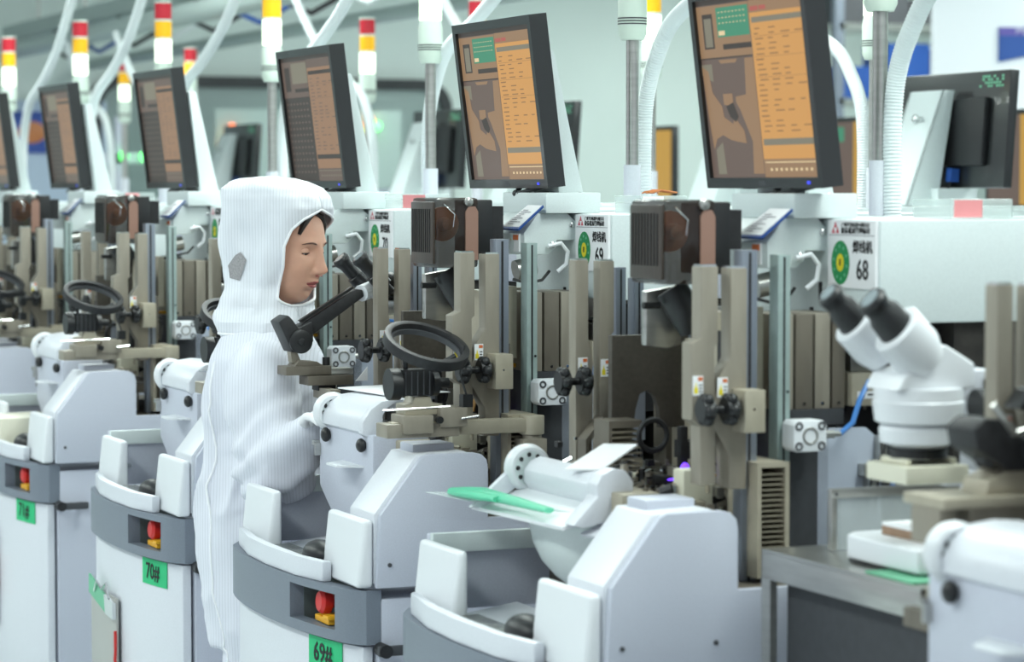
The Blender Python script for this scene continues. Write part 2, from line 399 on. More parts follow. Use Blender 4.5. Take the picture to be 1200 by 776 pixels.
# rails
def rail(x0, x1, y0, z0, z1, m, nm='guide_rail'):
    w = (x1-x0)
    r = MB().box(x0, x1, y0, y0+0.03, z0, z1).build(nm, m, R, 0.001)
    MB().box(x0+w*0.42, x0+w*0.58, y0-0.0006, y0, z0, z1-0.004).build('rail_groove', black_m, r)
    for z in (z0+0.14, z0+0.30):
        MB().cyl((x0+w*0.8, y0-0.001, z), (x0+w*0.8, y0, z), 0.0025, n=8).build('rail_screw', black, r)
rail(0.285, 0.312, 0.085, 0.876, 1.403, alu)
rail(0.352, 0.374, 0.09, 0.876, 1.395, alu_g)
rail(0.335, 0.355, 0.66, 0.876, 1.36, alu); rail(0.372, 0.390, 0.66, 0.95, 1.34, alu)
MB().box(0.262, 0.298, 0.03, 0.075, 1.118, 1.185).build('slide_block', bronze_l, R, 0.002)
MB().cyl((0.278, 0.0295, 1.155), (0.278, 0.03, 1.155), 0.002, n=8).build('block_pin', chrome, R)
# pneumatic cylinder, square end cap with four bolts
cy = MB().prism([(0.363, 1.083), (0.409, 1.083), (0.416, 1.09), (0.416, 1.126), (0.409, 1.133), (0.363, 1.133), (0.357, 1.126), (0.357, 1.09)], 'y', 0.045, 0.085).build('air_cylinder', white, R, 0.002)
for (a, b) in ((0.366, 1.092), (0.407, 1.092), (0.366, 1.124), (0.407, 1.124)):
    MB().torus((a, 0.0445, b), (0, 1, 0.001), 0.0055, 0.0018, 12, 6).build('cylinder_bolt', rubber, cy)
MB().torus((0.3865, 0.0445, 1.108), (0, 1, 0.001), 0.0125, 0.002, 20, 6).build('cylinder_ring', steel, cy)
MB().cyl((0.416, 0.065, 1.108), (0.440, 0.065, 1.108), 0.007, n=10).cyl((0.44, 0.065, 1.108), (0.452, 0.065, 1.108), 0.0045, n=10).build('air_fitting', steel, cy)
MB().tube([(0.452, 0.065, 1.108), (0.475, 0.065, 1.125), (0.49, 0.07, 1.16), (0.51, 0.075, 1.19), (0.545, 0.08, 1.185), (0.562, 0.09, 1.14), (0.565, 0.09, 1.0)], 0.0045, 8).build('air_tube', bluetube, R)
# bronze extrusions (vertical slide housing)
for i, (a, b, mm) in enumerate(((0.372, 0.402, bronze), (0.406, 0.438, bronze_d), (0.442, 0.470, bronze), (0.474, 0.498, bronze_d))):
    e = MB().box(a, b, 0.13, 0.26, 1.143, 1.298).build('slide_housing', mm, R, 0.002)
    MB().cyl(((a+b)/2, 0.129, 1.152), ((a+b)/2, 0.13, 1.152), 0.003, n=8).build('housing_screw', chrome, e)
MB().box(0.375, 0.49, 0.12, 0.26, 1.118, 1.143).box(0.375, 0.45, 0.10, 0.24, 0.90, 1.118).build('slide_foot', dslate, R)
MB().box(0.335, 0.352, 0.14, 0.20, 1.17, 1.31).box(0.30, 0.33, 0.2, 0.28, 1.12, 1.30).build('inner_column', bronze_l, R)
lb = MB().box(0.505, 0.572, 0.12, 0.30, 1.146, 1.200).build('drive_box', bronze_l, R, 0.002)
MB().box(0.515, 0.558, 0.119, 0.12, 1.158, 1.170).build('box_label', paper, lb)
MB().box(0.519, 0.528, 0.1185, 0.119, 1.160, 1.168).box(0.534, 0.554, 0.1185, 0.119, 1.163, 1.166).build('label_print', paper_b, lb)
MB().cyl((0.50, 0.2, 1.214), (0.60, 0.2, 1.214), 0.008, n=10).cyl((0.50, 0.26, 1.235), (0.60, 0.26, 1.235), 0.006, n=10).build('shaft', chrome, R)
MB().box(0.52, 0.56, 0.15, 0.2, 1.20, 1.232).box(0.50, 0.53, 0.2, 0.25, 1.236, 1.268).build('shaft_clamp', steel, R, 0.002)
gp = MB().prism([(0.43, 0.90), (0.43, 1.113), (0.52, 1.113), (0.55, 1.09), (0.55, 0.90)], 'y', 0.10, 0.112).build('grey_side_plate', mat('plate_blue_grey', (176, 184, 198), 0.45), R, 0.001)
MB().box(0.505, 0.555, 0.08, 0.10, 1.035, 1.055).box(0.515, 0.53, 0.075, 0.10, 1.01, 1.035).box(0.535, 0.548, 0.08, 0.10, 1.055, 1.10).build('valve_block', steel, gp, 0.001)
MB().tube([(0.545, 0.07, 1.11), (0.53, 0.06, 1.08), (0.508, 0.06, 1.04), (0.50, 0.06, 0.99)], 0.0025, 6).tube([(0.552, 0.07, 1.11), (0.54, 0.06, 1.07), (0.52, 0.06, 1.03), (0.512, 0.06, 0.985)], 0.0025, 6).build('black_cable', black, gp)
# magazine rack with fins
rk = MB().box(0.345, 0.352, 0.05, 0.15, 0.885, 1.065).box(0.295, 0.302, 0.05, 0.15, 0.885, 1.065).box(0.295, 0.352, 0.05, 0.15, 1.06, 1.068).build('magazine_rack', bronze_l, R)
for i in range(20):
    MB().box(0.302, 0.345, 0.055, 0.14, 0.89+i*0.0083, 0.8925+i*0.0083).build('fin', fin, rk)
MB().box(0.24, 0.294, 0.20, 0.24, 0.876, 1.045).build('cream_cover', cream, R, 0.004)
# dark plate with an arched cut-out
da = [(0.252, 1.248), (0.399, 1.248), (0.40, 1.086), (0.345, 1.086), (0.342, 1.12), (0.335, 1.14), (0.322, 1.152), (0.306, 1.146), (0.298, 1.12), (0.290, 1.06), (0.252, 1.06)]
dp = MB().prism(da, 'y', 0.50, 0.515).build('arched_plate', darkplate, R, 0.001)
MB().torus((0.372, 0.499, 1.235), (0, 1, 0.001), 0.005, 0.0015, 12, 6).build('plate_bolt', steel, dp)
MB().box(0.30, 0.345, 0.56, 0.58, 1.06, 1.15).build('plate_backing', MATS['plate_blue_grey'] if 'plate_blue_grey' in MATS else shell, dp)
# fins of the heat sink
hs = MB().box(0.20, 0.262, 0.40, 0.46, 1.098, 1.110).box(0.20, 0.206, 0.40, 0.46, 1.02, 1.098).build('heat_sink', bronze_d, R)
for i in range(8): MB().box(0.206, 0.262, 0.40, 0.455, 1.025+i*0.0092, 1.028+i*0.0092).build('fin', fin, hs)
MB().torus((0.275, 0.385, 1.085), (0, 1, 0.001), 0.026, 0.005, 24, 6).build('drive_wheel', black_m, R)
# violet lit bond head
bh = MB().box(0.315, 0.328, 0.36, 0.375, 1.02, 1.10).box(0.322, 0.38, 0.36, 0.40, 1.045, 1.075).box(0.29, 0.40, 0.37, 0.42, 1.00, 1.015).build('bond_head', black_m, R, 0.001)
MB().ell((0.3215, 0.358, 1.028), 0.009, 0.006, 0.012, 10, 6).ell((0.334, 0.358, 1.000), 0.005, 0.005, 0.004, 8, 5).ell((0.30, 0.358, 1.012), 0.012, 0.004, 0.0025, 8, 5).ell((0.334, 0.358, 1.012), 0.006, 0.004, 0.003, 8, 5).build('violet_lamp', violet, bh)
MB().tube([(0.345, 0.35, 1.05), (0.352, 0.345, 1.09), (0.36, 0.34, 1.10), (0.375, 0.34, 1.07)], 0.004, 6).tube([(0.35, 0.35, 1.01), (0.38, 0.34, 1.02), (0.40, 0.34, 1.018)], 0.003, 6).build('amber_cable', mat('amber', (196, 152, 96), 0.4), bh)
# small mechanisms on the work deck
random.seed(11)
mm = [bronze, bronze_d, steel, black_m, bronze_l, chrome, bronze, steel]
nmz = ['linkage', 'guide_block', 'clamp', 'motor', 'bracket', 'pin', 'slider', 'plate']
MB().box(0.12, 0.62, 0.14, 0.66, 0.93, 0.955).build('work_deck', bronze_d, R)
MB().box(0.13, 0.20, 0.20, 0.30, 0.955, 1.01).build('deck_block', bronze_l, R, 0.003)
for i in range(70):
    k = i % 8
    x = random.uniform(0.14, 0.60); y = random.uniform(0.16, 0.64)
    z = 0.955+random.uniform(0, 0.06)+(0.12*random.random() if x > 0.42 else 0)
    sx, sy, sz = random.uniform(0.006, 0.03), random.uniform(0.006, 0.04), random.uniform(0.004, 0.02)
    q = MB()
    if k in (5, 3): q.cyl((x, y, z), (x+sx*1.3, y-sy*0.4, z+sz), min(sz, 0.008), n=8)
    else: q.box(x, x+sx, y, y+sy, z, z+sz)
    o = q.build(nmz[k], mm[k], R)
    o.rotation_euler = (0, 0, 0)
for i in range(46):
    k = i % 8
    x = random.uniform(0.40, 0.62); y = random.uniform(0.14, 0.66); z = random.uniform(0.90, 1.26)
    q = MB().box(x, x+random.uniform(0.01, 0.05), y, y+random.uniform(0.01, 0.05), z, z+random.uniform(0.01, 0.06))
    q.build(nmz[k], mm[(k+i) % 8], R)
fm = MB()
for i in range(420):
    fm.cm = random.choice([0, 0, 1, 1, 2, 3, 4, 5, 5])
    x = random.uniform(0.14, 0.62); y = random.uniform(0.16, 0.64); z = 0.955+abs(random.gauss(0, 0.035))
    if x > 0.40: z = random.uniform(0.90, 1.27)
    if random.random() < 0.35:
        L_ = random.uniform(0.01, 0.05); fm.cyl((x, y, z), (x+L_, y+random.uniform(-.02, .02), z+random.uniform(-.01, .015)), random.uniform(.0012, .004), n=6)
    else: fm.box(x, x+random.uniform(.003, .018), y, y+random.uniform(.003, .02), z, z+random.uniform(.003, .018))
fm.build('fine_mechanism', [bronze_l, chrome, black_m, steel, bronze_d, bronze], R, smooth=False)['kind'] = 'stuff'
for (a, b, c_, d_, e_, f_, m_) in ((0.316, 0.330, 0.12, 0.16, 1.02, 1.20, bronze_d), (0.300, 0.316, 0.14, 0.20, 1.20, 1.27, black_m), (0.330, 0.350, 0.20, 0.26, 0.96, 1.12, bronze),
                                 (0.392, 0.408, 0.48, 0.55, 1.00, 1.24, bronze_l), (0.415, 0.45, 0.44, 0.50, 1.06, 1.20, steel), (0.46, 0.50, 0.42, 0.52, 0.96, 1.16, bronze), (0.52, 0.56, 0.36, 0.5, 1.0, 1.26, bronze_d),
                                 (0.405, 0.43, 0.60, 0.65, 0.96, 1.30, bronze), (0.44, 0.455, 0.60, 0.65, 0.96, 1.26, alu), (0.575, 0.60, 0.14, 0.3, 0.92, 1.14, dslate)):
    v_ = MB().box(a, b, c_, d_, e_, f_).build('upright', m_, R, 0.001)
    MB().cyl(((a+b)/2, c_-0.001, e_+0.02), ((a+b)/2, c_, e_+0.02), 0.003, n=8).build('upright_screw', chrome, v_)
for k_ in range(5):
    MB().box(0.302+0.004*k_, 0.345, 0.17, 0.24, 1.118+0.012*k_, 1.124+0.012*k_).build('stacked_plate', [bronze_l, steel][k_ % 2], R)
wi = MB()
for i in range(16):
    x = random.uniform(0.28, 0.55); y = random.uniform(0.18, 0.6); z = random.uniform(1.0, 1.2)
    wi.tube([(x, y, z), (x+0.03, y-0.01, z-0.03), (x+0.02, y-0.02, z-0.07), (x+0.05, y, z-0.1)], 0.0022, 5)
wi.build('wiring', black, R)['kind'] = 'stuff'
MB().tube([(0.30, 0.2, 1.15), (0.33, 0.19, 1.155), (0.37, 0.19, 1.152)], 0.0045, 6).build('yellow_cable', yellow, R)
# optics under the spool
MB().prism([(0.235, 1.33), (0.30, 1.34), (0.30, 1.24), (0.275, 1.235), (0.235, 1.24)], 'y', 0.33, 0.35).build('optics_plate', steel, R, 0.003)
MB().tube([(0.27, 0.31, 1.335), (0.29, 0.30, 1.30), (0.30, 0.30, 1.26)], [0.028, 0.03, 0.016], 14).build('optics_barrel', black, R)
MB().cyl((0.215, 0.30, 1.308), (0.245, 0.30, 1.308), 0.006, n=10).build('optics_knob', black, R)
# spool cover
sp = MB().box(0.208, 0.297, 0.20, 0.335, 1.345, 1.482).build('spool_cover', smoke, R, 0.008)
MB().box(0.203, 0.2085, 0.208, 0.327, 1.353, 1.474).build('vent_face', smoke_v, sp, 0.002)
for i in range(9): MB().box(0.2015, 0.2035, 0.222+i*0.0115, 0.225+i*0.0115, 1.375, 1.46).build('vent_slot', black, sp)
MB().lathe((0.25, 0.285, 1.43), (0, -1, 0), [(0, 0.03), (0.004, 0.034), (0.012, 0.034), (0.013, 0.014), (0.04, 0.012), (0.045, 0.0)], 24).build('wire_spool', orange, sp)
MB().prism([(0.268, 1.455), (0.274, 1.465), (0.288, 1.465), (0.294, 1.455), (0.294, 1.36), (0.268, 1.36)], 'y', 0.196, 0.20).build('peach_window', peach, sp)
MB().lathe((0.274, 0.2, 1.474), (0, -1, 0), [(0, 0.009), (0.006, 0.009), (0.008, 0.006)], 14).build('cover_knob', steel, sp)
MB().tube([(0.222, 0.197, 1.47), (0.245, 0.197, 1.45), (0.242, 0.197, 1.425)], 0.0012, 5).build('wire', chrome, sp)
MB().box(0.297, 0.335, 0.22, 0.33, 1.36, 1.478).build('spool_mount', black, R, 0.004)
MB().box(0.335, 0.37, 0.25, 0.32, 1.40, 1.465).build('mount_arm', black_m, R)
# bond arm head block
hbk = [(0.402, 1.412), (0.432, 1.451), (0.497, 1.451), (0.517, 1.432), (0.515, 1.397), (0.473, 1.397), (0.472, 1.382), (0.456, 1.369), (0.403, 1.369)]
hv = MB()
n = len(hbk)
fr = [(x, 0.22, z) for x, z in hbk]; bk = [(x-(0.022 if x < 0.41 else 0), 0.38, z) for x, z in hbk]
hv.add(fr+bk, [tuple(range(n)), tuple(range(2*n-1, n-1, -1))]+[(i, i+n, (i+1) % n+n, (i+1) % n) for i in range(n)])
h1 = hv.build('arm_head', shell_g, R, 0.003)
MB().lathe((0.505, 0.22, 1.428), (0, -1, 0), [(0, 0.006), (0.004, 0.006), (0.006, 0.003)], 12).lathe((0.463, 0.22, 1.389), (0, -1, 0), [(0, 0.006), (0.004, 0.006), (0.006, 0.003)], 12).build('head_bolt', chrome, h1)
MB().box(0.397, 0.4005, 0.235, 0.265, 1.375, 1.41).build('head_sticker', paper, h1)
MB().box(0.3955, 0.397, 0.238, 0.262, 1.398, 1.408).build('sticker_header', sticker_o, h1)
MB().prism([(0.285, 1.397), (0.270, 1.397), (0.2775, 1.411)], 'x', 0.395, 0.40).build('warning_mark', sticker_y, h1)
MB().tube([(0.45, 0.21, 1.386), (0.475, 0.205, 1.392), (0.49, 0.205, 1.375), (0.487, 0.205, 1.35), (0.47, 0.21, 1.335)], 0.0045, 8).build('white_cable', white, R)
MB().tube([(0.47, 0.25, 1.335), (0.45, 0.24, 1.318), (0.42, 0.24, 1.312), (0.39, 0.25, 1.32)], 0.003, 6).build('black_cable', black, R)
MB().cyl((0.40, 0.26, 1.337), (0.44, 0.26, 1.345), 0.02, n=16).build('head_motor', steel, R)
# main head (the box carrying the sign)
MB().box(0.512, 1.30, 0.045, 0.52, 1.283, 1.450).build('head_housing', shell_g, R, 0.005)
MB().box(0.56, 1.30, 0.52, 0.74, 1.30, 1.43).build('head_rear', shell, R, 0.004)
MB().box(0.508, 0.513, 0.232, 0.238, 1.315, 1.345).box(0.508, 0.513, 0.262, 0.268, 1.292, 1.302).build('slot', black, R)
# sign plate
SGx = 0.507
sg = MB().box(SGx, 0.512, 0.052, 0.205, 1.338, 1.4485).build('sign_plate', paper, R)
MB().box(SGx-0.0006, SGx, 0.055, 0.200, 1.4235, 1.4245).build('sign_rule', mat('rule_grey', (120, 120, 130), 0.6), sg)
q = MB()
def tri(q, cy, cz, s):
    q.prism([(cy-s*0.5, cz-s*0.45), (cy+s*0.5, cz-s*0.45), (cy, cz+s*0.5)], 'x', SGx-0.0007, SGx)
tri(q, 0.180, 1.4405, 0.010); tri(q, 0.187, 1.4315, 0.010); tri(q, 0.173, 1.4315, 0.010)
q.build('sign_logo', logo_red, sg)
text_mesh('sign_print', '广州半导体器件有限公司', paper_b, 0.0085, (SGx-0.0008, 0.115, 1.4405), (0, -1, 0), (0, 0, 1), sg, 0.95)
text_mesh('sign_print', '设备状态管理标识', paper_b, 0.0105, (SGx-0.0008, 0.115, 1.4310), (0, -1, 0), (0, 0, 1), sg, 1.1, bold=0.0002)
def disc(m_, cy, cz, ry, rz, x, t=0.0006, n=40):
    return m_.prism([(cy+ry*math.cos(2*math.pi*i/n), cz+rz*math.sin(2*math.pi*i/n)) for i in range(n)], 'x', x-t, x)
disc(MB(), 0.163, 1.379, 0.029, 0.036, SGx).build('sign_emblem', green_d, sg)
disc(MB(), 0.163, 1.379, 0.0115, 0.0145, SGx-0.0006).build('emblem_centre', sticker_y, sg)
em = MB()
for i in range(10):
    a = 2*math.pi*i/10+0.2; disc(em, 0.163+0.021*math.cos(a), 1.379+0.027*math.sin(a), 0.0022, 0.0028, SGx-0.0006, n=8)
em.build('emblem_dots', green_c, sg)
text_mesh('emblem_mark', '8', paper_b, 0.016, (SGx-0.0014, 0.163, 1.379), (0, -1, 0), (0, 0, 1), sg)
text_mesh('sign_print', '焊线机', paper_b, 0.022, (SGx-0.0008, 0.092, 1.404), (0, -1, 0), (0, 0, 1), sg, 0.95, bold=0.0004)
# monitor support
MB().box(0.44, 0.56, 0.20, 0.42, 1.451, 1.492).build('monitor_base', shell_g, R, 0.003)
MB().box(0.478, 0.498, 0.31, 0.345, 1.4925, 1.4935).build('base_slot', black, R)
ST = [(0.466, 1.775), (0.484, 1.775), (0.558, 1.452), (0.50, 1.452)]
MB().prism(ST, 'y', 0.26, 0.27).prism(ST, 'y', 0.42, 0.43).add([(0.462,0.26,1.775),(0.462,0.43,1.775),(0.50,0.43,1.452),(0.50,0.26,1.452),(0.467,0.26,1.775),(0.467,0.43,1.775),(0.505,0.43,1.452),(0.505,0.26,1.452)],[(0,1,2,3),(7,6,5,4),(0,3,7,4),(1,5,6,2),(0,4,5,1),(2,6,7,3)]).build('monitor_strut', shell_g, R, 0.0015)
MB().lathe((0.54, 0.26, 1.487), (0, -1, 0), [(0, 0.006), (0.004, 0.006), (0.006, 0.003)], 12).build('strut_bolt', chrome, R)
MB().box(0.458, 0.47, 0.30, 0.40, 1.60, 1.70).build('monitor_mount', black, R)

# closed hood (kept separate so that machine 68 can carry the open one)
hood = MB()
prof = [(0.074, 1.024), (0.075, 1.045), (0.091, 1.068), (0.111, 1.081), (0.150, 1.086), (0.19, 1.083), (0.19, 1.06), (0.125, 1.07), (0.113, 1.056), (0.114, 1.037), (0.104, 1.021), (0.086, 1.016)]
HR = thing('hood_tmp', 'tmp', 'tmp')
hbp = MB()
hbp.prism(hb, 'x', 0.082, 0.20).build('hood_column', shell, R, 0.006)
closed = MB().prism(prof[:6]+prof[6:], 'y', 0.275, 0.500).build('hood_cover', shell_w, R, 0.002)
capp = [(a, b) for a, b in prof if True]
def capshape(sc=1.12, cx=0.097, cz=1.05): return [(cx+(a-cx)*sc, cz+(b-cz)*sc) for a, b in prof if a < 0.16]
MB().prism(capshape(), 'y', 0.250, 0.275).build('hood_end_cap', shell_w, closed, 0.005)
rg = MB().torus((0.10, 0.508, 1.045), (0, 1, 0.001), 0.031, 0.010, 30, 10, 1.6).build('dial_ring', white, closed)
dd = MB().cyl((0.10, 0.496, 1.045), (0.10, 0.511, 1.045), 0.03, n=24).build('dial', shell_g, closed)
for i in range(10):
    a = 2*math.pi*i/10
    MB().ell((0.10+0.023*math.cos(a), 0.495, 1.045+0.023*math.sin(a)), 0.0035, 0.002, 0.005, 8, 5).build('dial_mark', black, dd)
MB().ell((0.074, 0.475, 1.002), 0.010, 0.014, 0.015, 12, 8).build('hood_knob', black, closed)
MB().ell((0.074, 0.265, 0.998), 0.010, 0.014, 0.014, 12, 8).build('hood_knob', black, closed)
MB().box(0.070, 0.082, 0.535, 0.550, 0.975, 0.985).box(0.070, 0.082, 0.528, 0.534, 0.955, 0.98).build('hood_latch', steel, closed)
MB().prism([(0.082, 0.27), (0.035, 0.30), (0.035, 0.36), (0.082, 0.40)], 'z', 0.953, 0.957).build('shelf_tab', white, closed, 0.0)
bpy.data.objects.remove(HR)

# ---------------- copies of the machine
KM = {}
kids = children_of()
desc = {68: 'grey wire bonding machine signed 68, hood folded open with green gloves',
        70: 'grey wire bonding machine right behind the white suited worker, green 70# sticker',
        71: 'grey wire bonding machine left of the worker, side handle facing out, green 71# sticker',
        72: 'blurred grey wire bonding machine second from the left edge, beyond machine 71',
        73: 'blurred grey wire bonding machine farthest at the left edge of the row',
        67: 'nearest grey wire bonding machine, cut by the right frame edge beyond the steel table'}
mach['label'] = 'grey wire bonding machine signed 69 with a black ring lamp over its hood'
KM[69] = mach
for n_ in (70, 71, 72, 73):
    KM[n_] = dup(mach, (X0, YN[n_], 0), desc[n_], kids=kids)
KM[68] = dup(mach, (X0, YN[68], 0), desc[68], skip=('hood_cover', 'hood_column'), kids=kids)
KM[67] = dup(mach, (X0, YN[67], 0), desc[67], skip=('guide_rail', 'console_pad', 'tray_floor', 'tray_rim', 'keypad', 'tray_wall', 'tray_wall_lip', 'wall_screw', 'tray_step', 'optics_plate', 'optics_barrel', 'optics_knob'), kids=kids)
for n_, o in KM.items():
    text_mesh('sign_number', str(n_), paper_b, 0.046, (0.507-0.0008, 0.092, 1.367), (0, -1, 0), (0, 0, 1), o, 0.85, bold=0.0005)
    st = panel(0.07, 0.20, 0.585, 0.645, 0.0012, 0.0015, 3).build('number_sticker', green_s, o)
    text_mesh('sticker_number', '%d#' % n_, paper_b, 0.052, (front_x(0.135)-0.003, 0.140, 0.615), (0.15, -1, 0), (0, 0, 1), st, 0.9, bold=0.0006)

# ---------------- the open hood of 68
r68 = KM[68]
bw = MB()
N = 14
cols = []
for i in range(N+1):
    a = -math.pi/2+math.pi*i/N
    cols.append((0.21-0.125*math.cos(a), 0.41+0.20*math.sin(a)))
rows = [(0.97, 1.0), (0.93, 1.0), (0.90, 0.96), (0.87, 0.86), (0.845, 0.70), (0.825, 0.5)]
vs = []
for z, s in rows:
    for x, y in cols: vs.append((0.21+(x-0.21)*s, 0.39+(y-0.39)*s, z))
k = len(cols); fs = [(j*k+i, j*k+i+1, (j+1)*k+i+1, (j+1)*k+i) for j in range(len(rows)-1) for i in range(k-1)]
fs += [tuple(range(k)), tuple(range((len(rows)-1)*k+k-1, (len(rows)-1)*k-1, -1))]
fs += [(j*k, (j+1)*k, (j+1)*k+k-1, j*k+k-1) for j in range(len(rows)-1)]
bw.add(vs, fs).build('hood_bowl', shell_g, r68)
MB().lathe((0.13, 0.26, 0.935), (0, 0, 1), [(0, 0.01), (0.002, 0.04), (0.006, 0.042), (0.02, 0.012), (0.03, 0.01)], 20).build('bowl_funnel', shell_w, r68)
fl = MB()
a0, a1, y0, y1 = (0.055, 0.968), (0.135, 0.998), 0.265, 0.60
fl.add([(a0[0], y0, a0[1]), (a0[0]-0.01, y1+0.03, a0[1]-0.004), (a1[0], y1, a1[1]), (a1[0], y0, a1[1]),
        (a0[0], y0, a0[1]-0.006), (a0[0]-0.01, y1+0.03, a0[1]-0.010), (a1[0], y1, a1[1]-0.02), (a1[0], y0, a1[1]-0.02)],
       [(0, 1, 2, 3), (7, 6, 5, 4), (0, 4, 5, 1), (1, 5, 6, 2), (2, 6, 7, 3), (3, 7, 4, 0)])
flap = fl.build('open_flap', white, r68)
flap.location = (0.0, 0.0, -0.014)
MB().prism([(0.130, 0.995), (0.120, 1.01), (0.120, 1.03), (0.132, 1.045), (0.150, 1.052), (0.172, 1.04), (0.17, 1.0)], 'y', 0.28, 0.575).build('hood_barrel', shell_w, flap, 0.002)
oc = [(0.062, 0.972), (0.088, 1.000), (0.106, 1.018), (0.104, 1.035), (0.113, 1.052), (0.134, 1.062), (0.156, 1.058), (0.17, 1.040), (0.17, 1.015), (0.155, 0.995), (0.13, 0.980), (0.10, 0.970), (0.08, 0.967)]
MB().prism(oc, 'y', 0.240, 0.28).build('barrel_end', shell_w, flap, 0.004)
MB().torus((0.137, 0.60, 1.03), (0, 1, 0.001), 0.033, 0.009, 30, 10, 1.8).build('dial_ring', white, flap)
MB().prism([(0.03, 0.965), (0.10, 1.025), (0.12, 1.0), (0.06, 0.962)], 'y', 0.595, 0.61).build('dial_arm', shell_w, flap, 0.002)
dd = MB().cyl((0.137, 0.585, 1.03), (0.137, 0.60, 1.03), 0.03, n=24).build('dial', shell_g, flap)
for i in range(9):
    a = 2*math.pi*i/9+0.3
    MB().ell((0.137+0.024*math.cos(a), 0.584, 1.03+0.024*math.sin(a)), 0.0042, 0.002, 0.0042, 8, 5).build('dial_mark', black, dd)
# green gloves on the flap
gl = MB()
for (pts, rs) in (([(0.045, 0.72, 0.976), (0.05, 0.66, 0.984), (0.05, 0.60, 0.990), (0.055, 0.45, 0.989), (0.06, 0.33, 0.986)], [0.010, 0.014, 0.018, 0.014, 0.009]),
                  ([(0.035, 0.70, 0.976), (0.03, 0.64, 0.984), (0.03, 0.58, 0.990), (0.04, 0.5, 0.990)], [0.008, 0.012, 0.014, 0.01])):
    gl.tube(pts, rs, 12)
g = gl.build('rubber_gloves', green_f)
for v in g.data.vertices: v.co.z = 0.972+(v.co.z-0.984)*0.55+0.05*(v.co.x-0.05)
g.location = (X0, YN[68], 0.0)
tag(g, 'translucent green rubber gloves lying on the opened white hood flap of machine 68', 'gloves')
pf = MB().prism([(0.01, 0.76), (0.03, 0.60), (0.085, 0.58), (0.06, 0.74)], 'z', 0.961, 0.9625).build('plastic_film', clear)
pf.location = (X0, YN[68], 0.0); tag(pf, 'clear plastic film under the green gloves, sticking out past the flap', 'film')
bk_ = MB().add([(0.12, 0.34, 1.055), (0.16, 0.28, 1.058), (0.235, 0.30, 1.095), (0.20, 0.36, 1.092), (0.12, 0.34, 1.058), (0.16, 0.28, 1.061), (0.235, 0.30, 1.098), (0.20, 0.36, 1.095)],
               [(0, 3, 2, 1), (4, 5, 6, 7), (0, 1, 5, 4), (1, 2, 6, 5), (2, 3, 7, 6), (3, 0, 4, 7)]).build('white_booklet', paper)
bk_.location = (X0-0.01, YN[68]+0.04, -0.022); tag(bk_, 'white folded booklet leaning behind the open hood barrel of machine 68', 'booklet')

# ---------------- computer mice on trays, monitors, clipboards, boxes, towers, hoses
who = {68: 'machine 68, nearest the camera', 69: 'machine 69', 70: 'machine 70, beside the worker', 71: 'machine 71, left of the worker', 72: 'machine 72', 73: 'machine 73'}
ms = thing('computer_mouse', '', 'mouse', (0, 0, 0), 0, 'trackballs on the console trays')
MB().ell((0, 0, 0.016), 0.033, 0.05, 0.028, 18, 10).build('shell', black, ms); MB().box(-0.03, 0.03, -0.045, 0.045, -0.008, 0.004).build('base', rubber, ms, 0.008)
for i, n_ in enumerate((68, 69, 70, 71)):
    o = ms if i == 0 else dup(ms, (0, 0, 0))
    o.location = (X0-0.018, YN[n_]+0.245, 0.776); o['label'] = 'black trackball mouse on the console tray of '+who[n_]

